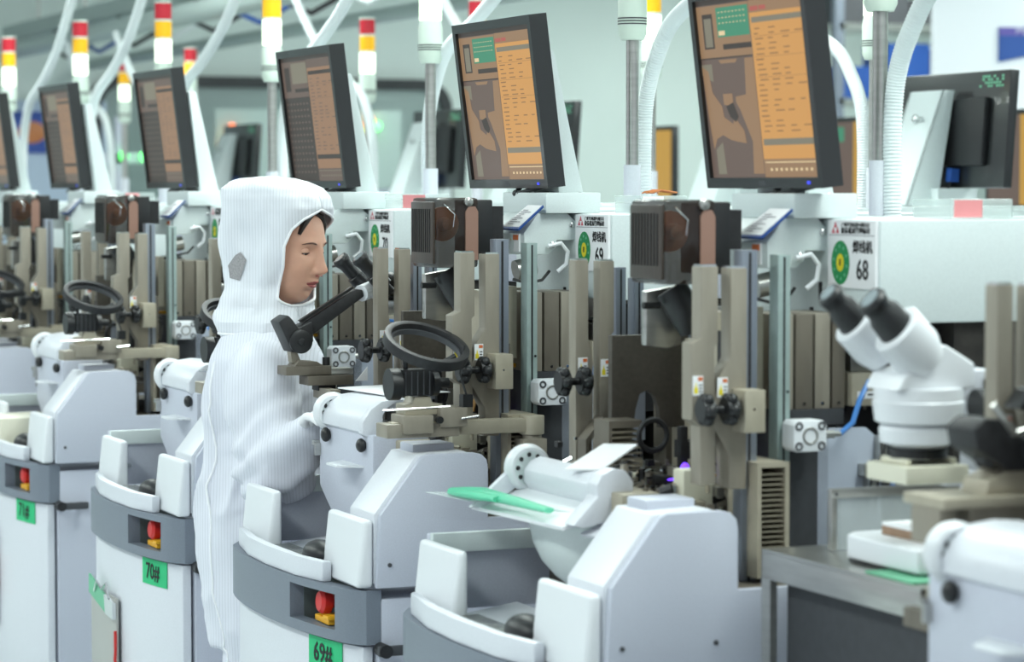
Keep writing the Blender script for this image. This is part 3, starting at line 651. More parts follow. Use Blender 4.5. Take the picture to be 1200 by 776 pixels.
def quad(q, u0, v0, u1, v1, d):   # u 0..1 left to right, v 0..1 top to bottom
    y0, y1 = 0.19-u0*0.38, 0.19-u1*0.38; z0, z1 = 0.154-v0*0.308, 0.154-v1*0.308
    q.add([(-0.0-d, y0, z1), (-d, y1, z1), (-d, y1, z0), (-d, y0, z0)], [(0, 1, 2, 3)])
def poly(q, P, d):
    q.add([(-d, 0.19-u*0.38, 0.154-v*0.308) for u, v in P], [tuple(range(len(P)))])
def monitor(label, bright=True, scr=None):
    t = thing('monitor', label, 'monitor', (0, 0, 0), 0, 'monitors above the front row machines')
    b = MB(); o_, i_ = (0.25, 0.165), (0.235, 0.147)
    b.box(-0.008, 0.0, 0.19, 0.205, -0.172, 0.172).box(-0.008, 0.0, -0.205, -0.19, -0.172, 0.172).box(-0.008, 0.0, -0.19, 0.19, 0.154, 0.172).box(-0.008, 0.0, -0.19, 0.19, -0.172, -0.154)
    b.box(0.0, 0.03, -0.205, 0.205, -0.172, 0.172)
    b.build('bezel', bezel, t)
    MB().box(0.03, 0.038, -0.12, 0.12, -0.10, 0.10).build('back_shell', black, t, 0.008)
    MB().box(-0.0085, -0.008, -0.012, 0.012, -0.167, -0.159).build('badge', rubber, t)
    MB().box(-0.009, -0.008, -0.165, -0.155, -0.165, -0.160).build('power_light', mat('led_blue', (60, 70, 220), 0.4, emit=1.0) if 'led_blue' not in MATS else MATS['led_blue'], t)
    q = MB(); d = 0.0012
    M_ = [sc_bg, sc_tan, sc_or, sc_gr, sc_bar, sc_dk, sc_tx, sc_lt, sc_pk]
    def c(i): q.cm = i
    c(0); quad(q, 0, 0, 1, 1, d)
    c(5); quad(q, 0, 0, 1, 0.03, d+.0003)
    c(1); quad(q, 0, 0.035, 0.5, 0.33, d+.0002)
    c(1); quad(q, 0.505, 0.03, 1, 0.10, d+.0002)
    c(8); quad(q, 0.515, 0.065, 0.59, 0.09, d+.0004); quad(q, 0.60, 0.065, 0.66, 0.088, d+.0004)
    c(5); quad(q, 0.05, 0.08, 0.15, 0.275, d+.0004)
    c(4); quad(q, 0.065, 0.105, 0.135, 0.265, d+.0005)
    c(3); quad(q, 0.19, 0.05, 0.495, 0.215, d+.0004)
    c(7); quad(q, 0.2, 0.18, 0.26, 0.205, d+.0006)
    random.seed(3)
    for r_ in range(3):
        for k_ in range(8):
            quad(q, 0.21+k_*0.034, 0.075+r_*0.03, 0.225+k_*0.034, 0.08+r_*0.03, d+.0006)
    c(5); quad(q, 0.23, 0.255, 0.5, 0.285, d+.0004); quad(q, 0, 0.325, 0.5, 0.332, d+.0004)
    if bright:
        c(1)
        poly(q, [(0.0, .37), (0.06, .40), (0.08, .52), (0.16, .60), (0.17, .66), (0.25, .70), (0.27, .66), (0.35, .74), (0.36, .81), (0.28, .80), (0.22, .79), (0.14, .76), (0.08, .78), (0.04, .84), (0.02, .66)], d+.0005)
        poly(q, [(0.42, .34), (0.5, .34), (0.5, .98), (0.40, .98), (0.42, .80), (0.36, .68), (0.33, .62), (0.30, .58), (0.30, .55), (0.40, .54)], d+.0005)
        poly(q, [(0.18, .53), (0.27, .53), (0.27, .60), (0.18, .59)], d+.0005); poly(q, [(0.17, .34), (0.35, .34), (0.33, .36), (0.19, .36)], d+.0005)
        c(4); poly(q, [(0.0, .36), (0.1, .36), (0.1, .46), (0.0, .42)], d+.0003); poly(q, [(0.06, .84), (0.13, .80), (0.14, .98), (0.06, .98)], d+.0003)
        c(5); poly(q, [(0.2, .60), (0.27, .58), (0.31, .66), (0.28, .69), (0.23, .66)], d+.0006)
    else:
        c(1)
        for r_ in range(12):
            for k_ in range(7): quad(q, 0.03+k_*0.065, 0.37+r_*0.05, 0.06+k_*0.065, 0.385+r_*0.05, d+.0003)
    c(2); quad(q, 0.505, 0.10, 1, 0.90, d+.0003)
    c(4); quad(q, 0.52, 0.125, 0.99, 0.155, d+.0005); quad(q, 0.52, 0.79, 0.99, 0.825, d+.0005)
    c(6)
    for r_ in range(21):
        v = 0.185+r_*0.028
        if r_ in (6, 13, 17): quad(q, 0.53, v, 0.6, v+0.008, d+.0005); continue
        for k_ in range(random.randint(2, 4)):
            u = 0.53+k_*0.12+random.uniform(0, .02); quad(q, u, v, u+random.uniform(.04, .08), v+0.007, d+.0005)
        if r_ % 4 == 1: quad(q, 0.52, v+0.016, 0.99, v+0.018, d+.0004)
    c(1); quad(q, 0.505, 0.90, 1, 1.0, d+.0004)
    c(7); quad(q, 0.52, 0.915, 1, 0.921, d+.0006)
    for k_ in range(9): quad(q, 0.56+k_*0.045, 0.95, 0.58+k_*0.045, 0.965, d+.0006)
    if not bright: M_ = [sc_dk, sc_bg, sc_or2, MATS['screen_dark'] if False else sc_bar, sc_dk, sc_dk, sc_bg, sc_bar, sc_bg]
    q.build('screen', M_, t, smooth=False)
    cb = MB().tube([(0.02, -0.02, -0.165), (0.0, -0.03, -0.178), (-0.01, -0.06, -0.182), (0.0, -0.10, -0.176), (0.02, -0.14, -0.17)], 0.005, 8).ell((-0.008, -0.045, -0.182), 0.01, 0.012, 0.008, 8, 6).build('cable_clip', black, t)
    return t
mo = monitor('large dark framed monitor with brown and orange inspection screen above machine 68')
mo.location = (X0+0.445, YN[68]+0.34, 1.672); mo.rotation_euler = (0, math.radians(-7), 0)
mlab = {69: 'monitor with orange inspection screen above the machine signed 69',
        70: 'monitor with dim brown screen above the worker\'s hooded head',
        71: 'blurred dark monitor left of the worker\'s head, above machine 71',
        72: 'blurred dark monitor second from the left edge of the photo',
        73: 'blurred dark monitor cut by the left edge of the photo'}
for n_ in (69,):
    o = dup(mo, (X0+0.432, YN[n_]+0.405, 1.672), mlab[n_])
m2_ = monitor(mlab[70], False)
m2_.rotation_euler = mo.rotation_euler
m2_.location = (X0+0.44, YN[70]+0.42, 1.672)
for n_, y_ in ((71, 0.475), (72, 0.50), (73, 0.39)): dup(m2_, (X0+0.44, YN[n_]+y_, 1.672), mlab[n_])

# notes in blue clips on the arm heads
cn = thing('note_clip', '', 'clipboard', (0, 0, 0), 0, 'note cards on the machine heads')
cv = [(-0.008, 0.290, 1.417), (-0.008, 0.20, 1.417), (0.030, 0.165, 1.463), (0.030, 0.245, 1.463)]
MB().add(cv+[(a-0.001, b, c_+0.004) for a, b, c_ in cv], [(0, 1, 2, 3), (7, 6, 5, 4), (0, 4, 5, 1), (1, 5, 6, 2), (2, 6, 7, 3), (3, 7, 4, 0)]).build('board', blue, cn)
cw = [(-0.006, 0.286, 1.423), (-0.006, 0.204, 1.423), (0.029, 0.170, 1.4655), (0.029, 0.242, 1.4655)]
MB().add(cw+[(a-0.001, b, c_+0.0015) for a, b, c_ in cw], [(0, 1, 2, 3), (7, 6, 5, 4), (0, 4, 5, 1), (1, 5, 6, 2), (2, 6, 7, 3), (3, 7, 4, 0)]).build('note_paper', paper, cn)
q = MB()
random.seed(8)
for i in range(8):
    t_ = 0.1+0.09*i; 
    a = Vector(cw[0]).lerp(Vector(cw[3]), t_); b = Vector(cw[1]).lerp(Vector(cw[2]), t_)
    s0 = 0.15; e0 = random.uniform(0.4, 0.8)
    p0 = a.lerp(b, s0); p1 = a.lerp(b, e0); up = (Vector(cw[3])-Vector(cw[0])).normalized()*0.0022; nn = Vector((-0.0015, 0, 0.0025))
    q.add([p0+nn, p1+nn, p1+up+nn, p0+up+nn], [(0, 1, 2, 3)])
q.build('handwriting', MATS['rule_grey'], cn)
lab_ = {68: 'largest white note card, right of the nearest smoked spool cover', 69: 'white note card in blue clip above the middle pair of bronze posts', 71: 'blurred white note card on the machine head left of the worker', 72: 'blurred white note card on the second machine head from the left'}
for i, n_ in enumerate((68, 69, 71, 72)):
    o = cn if i == 0 else dup(cn, (0, 0, 0))
    o.location = (X0+0.38+0.015, YN[n_]+0.01, 0); o['label'] = lab_[n_]

# boxes standing on the heads
def pbox(label, loc, sx, sy, sz, m, inner=None, extra=None):
    t = thing('plastic_box', label, 'box', loc)
    MB().box(0, sx, 0, sy, 0, sz*0.6).build('tray', m, t, 0.002)
    MB().box(-0.001, sx+0.001, -0.001, sy+0.001, sz*0.62, sz).build('lid', m, t, 0.002)
    if inner: MB().box(0.004, sx*0.5, -0.0015, 0.0, 0.002, sz*0.95).build('label', inner, t)
    if extra: extra(t)
    return t
pbox('flat clear plastic box with pink printed end beside the pole of machine 68', (X0+0.66, YN[68]+0.07, 1.451), 0.115, 0.12, 0.032, clear, pink)
def ex(t): 
    q = MB()
    for i in range(14): q.tube([(0.03+0.01*(i % 3), 0.02+i*0.003, 0.04+0.002*(i % 2)), (0.06, 0.03+i*0.003, 0.046), (0.09, 0.02+i*0.003, 0.041)], 0.0016, 5)
    q.build('copper_wire', orange, t)['kind'] = 'stuff'
pbox('clear plastic box with orange wire on top of machine 69', (X0+0.60, YN[69]+0.10, 1.451), 0.10, 0.12, 0.035, clear, paper, ex)
pbox('pink and clear plastic box on the head of machine 70, right of the worker\'s face', (X0+0.535, YN[70]+0.06, 1.452), 0.12, 0.11, 0.035, clear, pink)
for n_ in (71, 72): pbox({71: 'small blurred pink topped box on the machine head left of the hooded worker', 72: 'tiny blurred pink box on the machine head near the left edge'}[n_], (X0+0.535, YN[n_]+0.06, 1.452), 0.10, 0.11, 0.035, clear, pink)
bb = pbox('low clear tray box lying behind the pink ended box on machine 68', (X0+0.79, YN[68]+0.09, 1.451), 0.10, 0.12, 0.020, clear)
sp_ = thing('tool_rack', 'dark row of small metal tools behind the clear boxes at the right edge', 'tool rack', (X0+0.95, YN[68]+0.2, 1.451))
MB().box(0, 0.3, 0, 0.05, 0, 0.008).build('rack_base', steel, sp_)
for i in range(8): MB().cyl((0.02+i*0.035, 0.02, 0.008), (0.03+i*0.035, 0.02, 0.028), 0.008+0.003*(i % 2), n=8).build('tool', black_m, sp_)

# signal towers
def tower(label, x, y, z=1.82, top=2.10, lit='w', r=0.031, group='signal towers of the front row'):
    t = thing('signal_tower', label, 'signal tower', (x, y, 1.451), 0, group); Z = -1.451
    MB().cyl((0, 0, 0.0), (0, 0, z+Z), 0.014, n=14).build('pole', steel, t)
    MB().cyl((0, 0, 0.0), (0, 0, 0.10), 0.019, n=14).build('pole_socket', shell_w, t)
    MB().lathe((0, 0, z+Z), (0, 0, 1), [(0, r*0.8), (0.014, r), (0.028, r)], 20).build('lower_ring', tw_body, t)
    MB().lathe((0, 0, z+Z+0.028), (0, 0, 1), [(0, r*1.02), (0.06, r*1.02), (0.08, r*0.9)], 20).build('buzzer', tw_body, t)
    for k_ in range(3): MB().cyl((0, 0, z+Z+0.033+k_*0.006), (0, 0, z+Z+0.036+k_*0.006), r*1.035, n=20).build('buzzer_slot', rubber, t)
    for i, (mm_, h) in enumerate(((lit_w if lit == 'w' else tw_body, 0.075), (lit_y if lit == 'y' else tw_yel, 0.055), (tw_red, 0.055))):
        zz = z+Z+0.11+[0, 0.082, 0.144][i]
        MB().cyl((0, 0, zz), (0, 0, zz+h), r*0.93, n=20).build(['white_light', 'yellow_light', 'red_light'][i], mm_, t)
        MB().cyl((0, 0, zz+h), (0, 0, zz+h+0.007), r*0.97, n=20).build('band', tw_body, t)
    MB().lathe((0, 0, z+Z+0.316-0.11+0.0), (0, 0, 1), [(0, r*0.93), (0.012, r*0.7), (0.016, 0.004)], 20).build('top_cap', white, t)
    return t
tl = {68: 'tall signal tower on the thick steel pole at machine 68, top cut off', 69: 'signal tower on steel pole between the two orange monitors, at machine 69',
      70: 'signal tower behind the monitor right of the worker, at machine 70', 71: 'red, yellow and white lit signal tower right above the worker\'s hood',
      72: 'red, yellow and white lit signal tower at machine 72, left of the worker', 73: 'red, yellow and white lit signal tower at machine 73, second from left'}
t0 = tower(tl[68], X0+0.82, YN[68]+0.57)
kk = children_of()
for n_ in (69, 70, 71, 72, 73): dup(t0, (X0+0.82, YN[n_]+0.60, 1.451), tl[n_], kids=kk)
dup(t0, (X0+0.82, 10.8+0.62, 1.451), 'blurred signal tower leftmost in the photo with lit white segment', kids=kk)

# corrugated hoses
def hose_obj(label, x, y, sgn=1, seed=0, group='white ventilation hoses of the front row', r=0.018, corr=True):
    ctrl = [(0, 0, 1.45), (0, 0, 1.60), (0.002, -0.01, 1.70), (0.0, -0.06, 1.78), (0.0, -0.15, 1.86), (0.0, -0.36, 1.93), (0.0, -0.62, 2.05), (0.0, -0.9, 2.26)]
    pts = []
    for i in range(len(ctrl)-1):
        p0 = Vector(ctrl[max(i-1, 0)]); p1 = Vector(ctrl[i]); p2 = Vector(ctrl[i+1]); p3 = Vector(ctrl[min(i+2, len(ctrl)-1)])
        for k_ in range(10):
            t_ = k_/10; pts.append(0.5*((2*p1)+(p2-p0)*t_+(2*p0-5*p1+4*p2-p3)*t_*t_+(3*p1-p0-3*p2+p3)*t_**3))
    pts.append(Vector(ctrl[-1]))
    if corr:
        fine = []; rs = []
        for i in range(len(pts)-1):
            L_ = (pts[i+1]-pts[i]).length; k2 = max(1, int(L_/0.003))
            for j in range(k2): fine.append(pts[i].lerp(pts[i+1], j/k2)); rs.append(r*(1.0 if len(fine) % 2 else 0.9))
        pts, r = fine, rs
    P = [(p.x, p.y*sgn, p.z-1.45) for p in pts]
    o = MB().tube(P, r, 14).build('ventilation_hose', hose)
    o.location = (x, y, 1.45)
    return tag(o, label, 'hose', group)
hl = {68: 'white corrugated hose rising beside the thick pole of machine 68', 69: 'white corrugated hose rising between the two orange monitors',
      70: 'smooth white hose bending up behind the monitor of machine 69', 71: 'white hose curving up from behind the worker\'s hood',
      72: 'white hose slanting up left of the worker\'s hood', 73: 'blurred white hose slanting up between the two left monitors', 74: 'leftmost blurred white hose slanting up'}
hp = {68: (0.80, 0.58), 69: (0.83, 0.665), 70: (0.82, 0.74), 71: (0.84, 0.70), 72: (0.83, 0.65), 73: (0.83, 0.70)}
h0 = None
for n_ in (68, 69, 70, 71, 72, 73):
    x, y = X0+hp[n_][0]+0.035, YN[n_]+hp[n_][1]-0.03
    if h0 is None: h0 = hose_obj(hl[n_], x, y)
    else:
        o = dup(h0, (x, y, 1.45), hl[n_])
o = dup(h0, (X0+0.86, 11.35, 1.45), hl[74])

# ---------------- the row behind, seen from the back
BX = 4.70
bkm = thing('rear_row_machine', 'x', 'machine', (0, 0, 0), math.pi, 'machines of the row behind, seen from the back')
MB().box(0.0, 1.2, 0.0, 0.79, 0.0, 0.88).build('cabinet_body', shell, bkm, 0.004)
MB().box(0.3, 1.2, 0.08, 0.7, 0.88, 1.27).build('dark_interior', cavity, bkm)  # interior shade put into the block's colour
MB().box(0.43, 1.15, 0.05, 0.62, 1.27, 1.45).build('head_housing', shell_g, bkm, 0.005)
MB().box(0.43, 0.56, 0.25, 0.45, 1.45, 1.50).build('monitor_base', shell_g, bkm)
MB().prism([(0.485, 1.78), (0.52, 1.78), (0.64, 1.452), (0.54, 1.452)], 'y', 0.23, 0.245).prism([(0.485, 1.78), (0.52, 1.78), (0.64, 1.452), (0.54, 1.452)], 'y', 0.40, 0.415).add([(0.52,0.23,1.78),(0.52,0.415,1.78),(0.64,0.415,1.452),(0.64,0.23,1.452),(0.515,0.23,1.78),(0.515,0.415,1.78),(0.635,0.415,1.452),(0.635,0.23,1.452)],[(0,1,2,3),(7,6,5,4),(0,3,7,4),(1,5,6,2),(0,4,5,1),(2,6,7,3)]).build('monitor_strut', shell_g, bkm, 0.0015)
MB().lathe((0.555, 0.32, 1.70), (1, 0, 0.3), [(0, 0.012), (0.006, 0.012), (0.009, 0.008)], 12).cyl((0.56, 0.34, 1.70), (0.56, 0.36, 1.70), 0.006, n=8).build('strut_latch', chrome, bkm)
mb_ = thing('rear_monitor', 'x', 'monitor', (0, 0, 0), math.pi, 'monitors of the row behind, backs to the camera')
MB().box(0.0, 0.028, -0.29, 0.29, -0.165, 0.165).build('back_cover', bezel, mb_, 0.004)
MB().box(0.028, 0.050, -0.20, 0.20, -0.105, 0.09).build('back_shell', black, mb_, 0.010)
for (a, b) in ((-0.17, -0.06), (0.02, 0.10)): MB().box(0.028, 0.0285, a, b, 0.096, 0.108).build('vent', black_m, mb_)
q = MB(); random.seed(5)
for i in range(9):
    for j in range(4):
        if random.random() < 0.72: q.box(0.028, 0.0288, 0.135+i*0.014, 0.145+i*0.014, 0.118+j*0.009, 0.1245+j*0.009)
q.build('back_label', green_c, mb_)
MB().box(0.035, 0.062, 0.045, 0.07, -0.150, -0.112).build('video_plug', blue, mb_)
MB().tube([(0.055, 0.057, -0.15), (0.058, 0.055, -0.17), (0.066, 0.03, -0.19), (0.066, 0.02, -0.20)], 0.004, 6).build('video_cable', black, mb_)
yb = [6.45, 7.65, 9.38, 10.5, 12.0, 13.3]
names = ['nearest, right of the tall steel poles', 'hidden behind the largest orange monitor', 'between the two orange monitors', 'left of the smaller orange monitor', 'far along behind the dim screen', 'farthest, behind the worker\'s hood']
kb = children_of()
for i, y in enumerate(yb):
    # near edge of the monitor at y -> machine origin (rotated by half a turn)
    my = y+0.26+0.40
    if i == 0: a, b = bkm, mb_
    else: a, b = dup(bkm, (0, 0, 0), kids=kb), dup(mb_, (0, 0, 0), kids=kb)
    a.location = (BX, my, 0); a['label'] = 'pale rear row machine, '+names[i]
    b.location = (4.26, y+0.29, 1.665); b.rotation_euler = (0, math.radians(-4), math.pi); b['label'] = 'back of a black monitor, '+names[i]
    tt = dup(t0, (3.5, [5.93, 7.2, 8.54, 9.62, 11.95, 13.1][i], 1.451), ['green white signal tower close left of the thick pole of machine 68', 'signal tower of the rear row behind the nearest orange monitor', 'red topped signal tower just above the machine 69 monitor', 'signal tower standing between the monitors of machines 69 and 70', 'signal tower of the rear row with lit yellow segment, left of the worker', 'farthest signal tower of the rear row, between the left monitors'][i], kids=kk)
    tt['group'] = 'signal towers of the row behind'
    if i == 4:
        for ch in tt.children if False else [c_ for c_ in bpy.data.objects if c_.parent == tt]:
            if ch.name.startswith('yellow_light'):
                ch.data = ch.data.copy(); ch.data.materials.clear(); ch.data.materials.append(lit_y)
            if ch.name.startswith('white_light'):
                ch.data = ch.data.copy(); ch.data.materials.clear(); ch.data.materials.append(tw_body)
for i, (x, y) in enumerate(((3.5, 5.98), (3.46, 8.0), (3.46, 9.45), (3.46, 12.2), (3.46, 13.2))):
    o = dup(h0, (x, y, 1.45), ['white hose of the rear row left of the pole of machine 68', 'white hose of the rear row coming down beside the machine 69 pole', 'white hose of the rear row behind the machine 69 monitor', 'white hose of the rear row coming down behind the worker\'s hood', 'white hose of the rear row between the left monitors'][i])
    o.rotation_euler = (0, 0, math.pi); o['group'] = 'white ventilation hoses of the row behind'

# third row: screens facing this way
sm = [sc_or3, sc_bg, sc_gr]
for i, (x, y, w) in enumerate(((5.6, 9.65, 0.46), (5.6, 8.45, 0.46), (5.6, 11.5, 0.42))):
    t = thing('distant_monitor', ['blurred brown and yellow monitor between the machine 68 monitor and the poles', 'blurred brown and yellow monitor at the right frame edge', 'small blurred yellow monitor between the two orange monitors'][i], 'monitor', (x, y, 1.59), 0, 'distant monitors of the third row')
    MB().box(0, 0.03, -w/2, w/2, -0.17, 0.20).build('bezel', bezel, t, 0.004)
    q = MB(); q.box(-0.001, 0, -w/2+0.02, 0, -0.15, 0.18); q.cm = 1; q.box(-0.001, 0, 0, w/2-0.02, -0.15, 0.18); q.cm = 2; q.box(-0.002, -0.001, w/4-0.04, w/2-0.04, 0.1, 0.16)
    q.build('screen', sm, t)
    tb = thing('distant_machine', ['blurred pale machine of the third row behind the thick poles', 'blurred pale machine of the third row at the right frame edge', 'blurred pale machine of the third row far in the middle'][i], 'machine', (x, y, 0), 0, 'machines of the third row')
    MB().box(-0.3, 0.8, -0.4, 0.4, 0, 0.9).build('cabinet_body', shell, tb); MB().box(0.06, 0.8, -0.35, 0.35, 0.9, 1.40).build('head_housing', shell_g, tb); MB().box(0.03, 0.08, -0.06, 0.06, 1.4, 1.55).build('monitor_post', black, tb)
# wall board with blue sign, shelving at upper right
wb = thing('white_board', 'large white board with a blue and violet sign, upper right corner', 'board', (8.55, 11.2, 0))
MB().box(-1.45, 1.3, -0.02, 0.02, 1.88, 3.1).build('panel', white, wb)
MB().box(-1.55, -1.50, 0.02, 0.05, 0, 1.8).box(1.2, 1.25, 0.02, 0.05, 0, 1.8).build('leg', steel, wb)
wb.rotation_euler = (0, 0, -0.25)
MB().prism([(-1.12, 2.29), (-0.72, 2.29), (-0.72, 2.20), (-1.12, 2.12)], 'y', -0.03, -0.02).build('blue_sign', blue, wb)
MB().box(-1.12, -0.72, -0.032, -0.03, 2.25, 2.29).build('violet_header', mat('violet_print', (96, 84, 160), 0.6), wb)
text_mesh('sign_print', '产品', paper, 0.035, (-1.0, -0.0335, 2.27), (1, 0, 0), (0, 0, 1), wb)
sh = thing('storage_rack', 'dark blurred storage rack behind the tall poles, upper right', 'rack', (8.2, 14.3, 0))
for x in (0, 1.9): MB().box(x-0.03, x+0.03, 0, 0.05, 0, 2.9).build('post', slate, sh)
for z in (0.9, 1.55, 2.0, 2.45): MB().box(0, 1.9, 0, 0.45, z, z+0.04).build('shelf', steel, sh)
random.seed(21)
for r_, z in enumerate((0.94, 1.59, 2.04, 2.49)):
    x = 0.05; bn = 0
    while x < 1.7:
        w = random.uniform(0.12, 0.3); h = random.uniform(0.15, 0.36)
        o = MB().box(0, w, 0, 0.3, 0, h).build('storage_bin', (blue if r_ == 2 and x < 0.4 else random.choice([dslate, slate, black_m, dslate, black_m, bronze_d])))
        o.location = (8.2+x, 14.35, z); bn += 1; tag(o, '%s storage bin from the left on the %s shelf of the dark rack' % (['first', 'second', 'third', 'fourth', 'fifth', 'sixth', 'seventh', 'eighth', 'ninth', 'tenth'][bn-1], ['lowest', 'second lowest', 'second highest', 'top'][r_]), 'bin', 'bins on the dark storage rack'); x += w+0.05
# notice boards at the far left on the back wall
nb = thing('notice_board', 'blurred blue and orange banner board on the back wall, upper left', 'board', (3.05, 16.95, 0))
MB().box(-0.6, 1.35, -0.04, 0, 0.9, 2.05).build('panel', mat('board_pale_blue', (196, 212, 232), 0.6), nb)
MB().box(-0.5, 1.2, -0.06, -0.04, 1.72, 1.98).build('banner', mat('banner_blue', (60, 88, 170), 0.6), nb)
for i in range(5): MB().ell((-0.25+i*0.28, -0.06, 1.85), 0.09, 0.006, 0.07, 12, 6).build('banner_spot', orange, nb)
# far status lights of an equipment cabinet
fc = thing('status_cabinet', 'grey cabinet on the far side with rows of small glowing lamps', 'cabinet', (4.62, 14.6, 0))
MB().box(0, 1.1, 0.3, 0.9, 0, 1.55).build('body', shell, fc, 0.02)
def lamp(x, z, m_):
    a = MB().ell((x, 0.25, z), 0.028, 0.028, 0.028, 10, 6).build('status_lamp', m_, fc); 
MB().box(-0.12, 1.0, 0.28, 0.30, 1.5, 1.95).build('lamp_panel', mat('panel_glass', (150, 168, 164), 0.3), fc)
for (x, z, m_) in ((0.72, 1.86, led_o), (0.80, 1.89, led_o), (0.78, 1.83, led_y), (0.70, 1.78, led_y), (0.84, 1.86, led_g), (-0.03, 1.84, led_o), (-0.035, 1.79, led_y), (-0.07, 1.74, led_o), (-0.07, 1.70, led_y)): lamp(x, z, m_)
fc2 = thing('status_post', 'slim grey post with three green lamps at far left', 'post', (3.95, 14.9, 0))
MB().box(-0.02, 0.02, 0.0, 0.04, 0, 1.9).box(-0.3, 0.3, 0, 0.04, 1.64, 1.70).build('post', shell, fc2)
for x in (-0.28, 0.02, 0.14): MB().ell((x, -0.02, 1.68), 0.026, 0.026, 0.03, 10, 6).build('status_lamp', led_g, fc2)

# ---------------- ring lamps with swing arm on 69, 70, 71
rl = thing('ring_lamp', '', 'ring lamp', (0, 0, 0), 0, 'black ring lamps on bronze swing arms')
MB().box(0.17, 0.47, 0.285, 0.315, 1.013, 1.040).cyl((0.462, 0.30, 1.008), (0.462, 0.30, 1.044), 0.024, n=18).build('swing_arm', bronze_l, rl, 0.002)
MB().cyl((0.462, 0.30, 0.955), (0.462, 0.30, 1.008), 0.019, n=18).box(0.435, 0.485, 0.28, 0.325, 0.93, 1.0).build('arm_pivot', bronze, rl, 0.001)
MB().box(0.44, 0.475, 0.285, 0.32, 0.855, 0.93).build('arm_post', bronze_d, rl)
MB().box(0.155, 0.30, 0.27, 0.33, 1.012, 1.038).box(0.185, 0.245, 0.262, 0.33, 1.02, 1.054).box(0.26, 0.315, 0.265, 0.335, 1.03, 1.066).build('carriage', bronze, rl, 0.002)
MB().prism([(0.195, 1.054), (0.27, 1.054), (0.27, 1.073), (0.25, 1.075), (0.245, 1.088), (0.215, 1.088), (0.21, 1.075), (0.195, 1.073)], 'y', 0.28, 0.33).build('saddle', bronze_l, rl, 0.001)
MB().cyl((0.15, 0.28, 1.064), (0.285, 0.28, 1.068), 0.0022, n=6).cyl((0.30, 0.26, 1.046), (0.335, 0.26, 1.05), 0.0025, n=6).build('rod', chrome, rl)
MB().cyl((0.256, 0.255, 1.045), (0.256, 0.265, 1.045), 0.007, n=10).build('lock_screw', black, rl)
ax = Vector((0.12, -0.42, 0.9)).normalized()
q = MB()
def band_ring(q, c, ax, R0, R1, h, n=44):
    ax = Vector(ax).normalized(); u = ax.cross(Vector((0, 1, 0))).normalized(); w = ax.cross(u).normalized(); c = Vector(c)
    pr = [(R0, -h), (R1, -h), (R1, h), (R0, h)]
    vs = [c+(u*math.cos(2*math.pi*i/n)+w*math.sin(2*math.pi*i/n))*r_+ax*z_ for i in range(n) for r_, z_ in pr]
    fs = [(i*4+j, i*4+(j+1) % 4, ((i+1) % n)*4+(j+1) % 4, ((i+1) % n)*4+j) for i in range(n) for j in range(4)]
    q.add(vs, fs)
rc = Vector((0.245, 0.30, 1.182))
band_ring(q, rc, ax, 0.070, 0.083, 0.010)
ring = q.build('ring', black_m, rl, 0.0015)
q = MB(); band_ring(q, rc-ax*0.006, ax, 0.066, 0.070, 0.005); q.build('ring_liner', rubber, ring)
q = MB()
for i in range(9):
    a = math.radians(200+i*17.5); u = ax.cross(Vector((0, 1, 0))).normalized(); w = ax.cross(u).normalized()
q.tube([rc+Vector((-0.05, -0.02, -0.02)), (0.20, 0.29, 1.135), (0.235, 0.29, 1.13), rc+Vector((0.055, -0.01, -0.02))], 0.006, 8)
q.box(0.19, 0.25, 0.275, 0.31, 1.09, 1.14)
q.build('ring_holder', black, rl, 0.001)
for i in range(5): MB().box(0.193+i*0.012, 0.195+i*0.012, 0.273, 0.275, 1.092, 1.136).build('holder_rib', rubber, rl)
MB().cyl((0.165, 0.29, 1.112), (0.185, 0.29, 1.112), 0.030, n=20).cyl((0.185, 0.29, 1.112), (0.20, 0.29, 1.112), 0.01, n=10).build('focus_knob', black, rl)
MB().cyl((0.25, 0.29, 1.112), (0.262, 0.29, 1.112), 0.024, n=18).cyl((0.262, 0.29, 1.112), (0.285, 0.29, 1.112), 0.010, n=12).build('focus_knob', black, rl)
MB().tube([rc+Vector((0.07, -0.02, -0.0)), (0.305, 0.28, 1.13), (0.318, 0.28, 1.09)], 0.0022, 6).box(0.308, 0.328, 0.27, 0.29, 1.066, 1.09).build('lamp_cable', black, rl)
MB().cyl((0.225, 0.30, 1.088), (0.225, 0.30, 1.10), 0.014, n=12).build('stem', steel, rl)
RS = (-0.122, -0.262, 0.022); rl.location = (X0+RS[0], YN[69]+RS[1], RS[2]); rl['label'] = 'black ring lamp tilted on bronze swing arm over machine 69, sharp in the middle'
dup(rl, (X0+RS[0], YN[70]+RS[1], RS[2]), 'black ring lamp on bronze swing arm of machine 70, behind the worker')
dup(rl, (X0+RS[0], YN[71]+RS[1], RS[2]), 'blurred black ring lamp left of the worker over machine 71')
dup(rl, (X0+RS[0], YN[72]+RS[1], RS[2]), 'blurred black ring lamp near the left frame edge over machine 72')

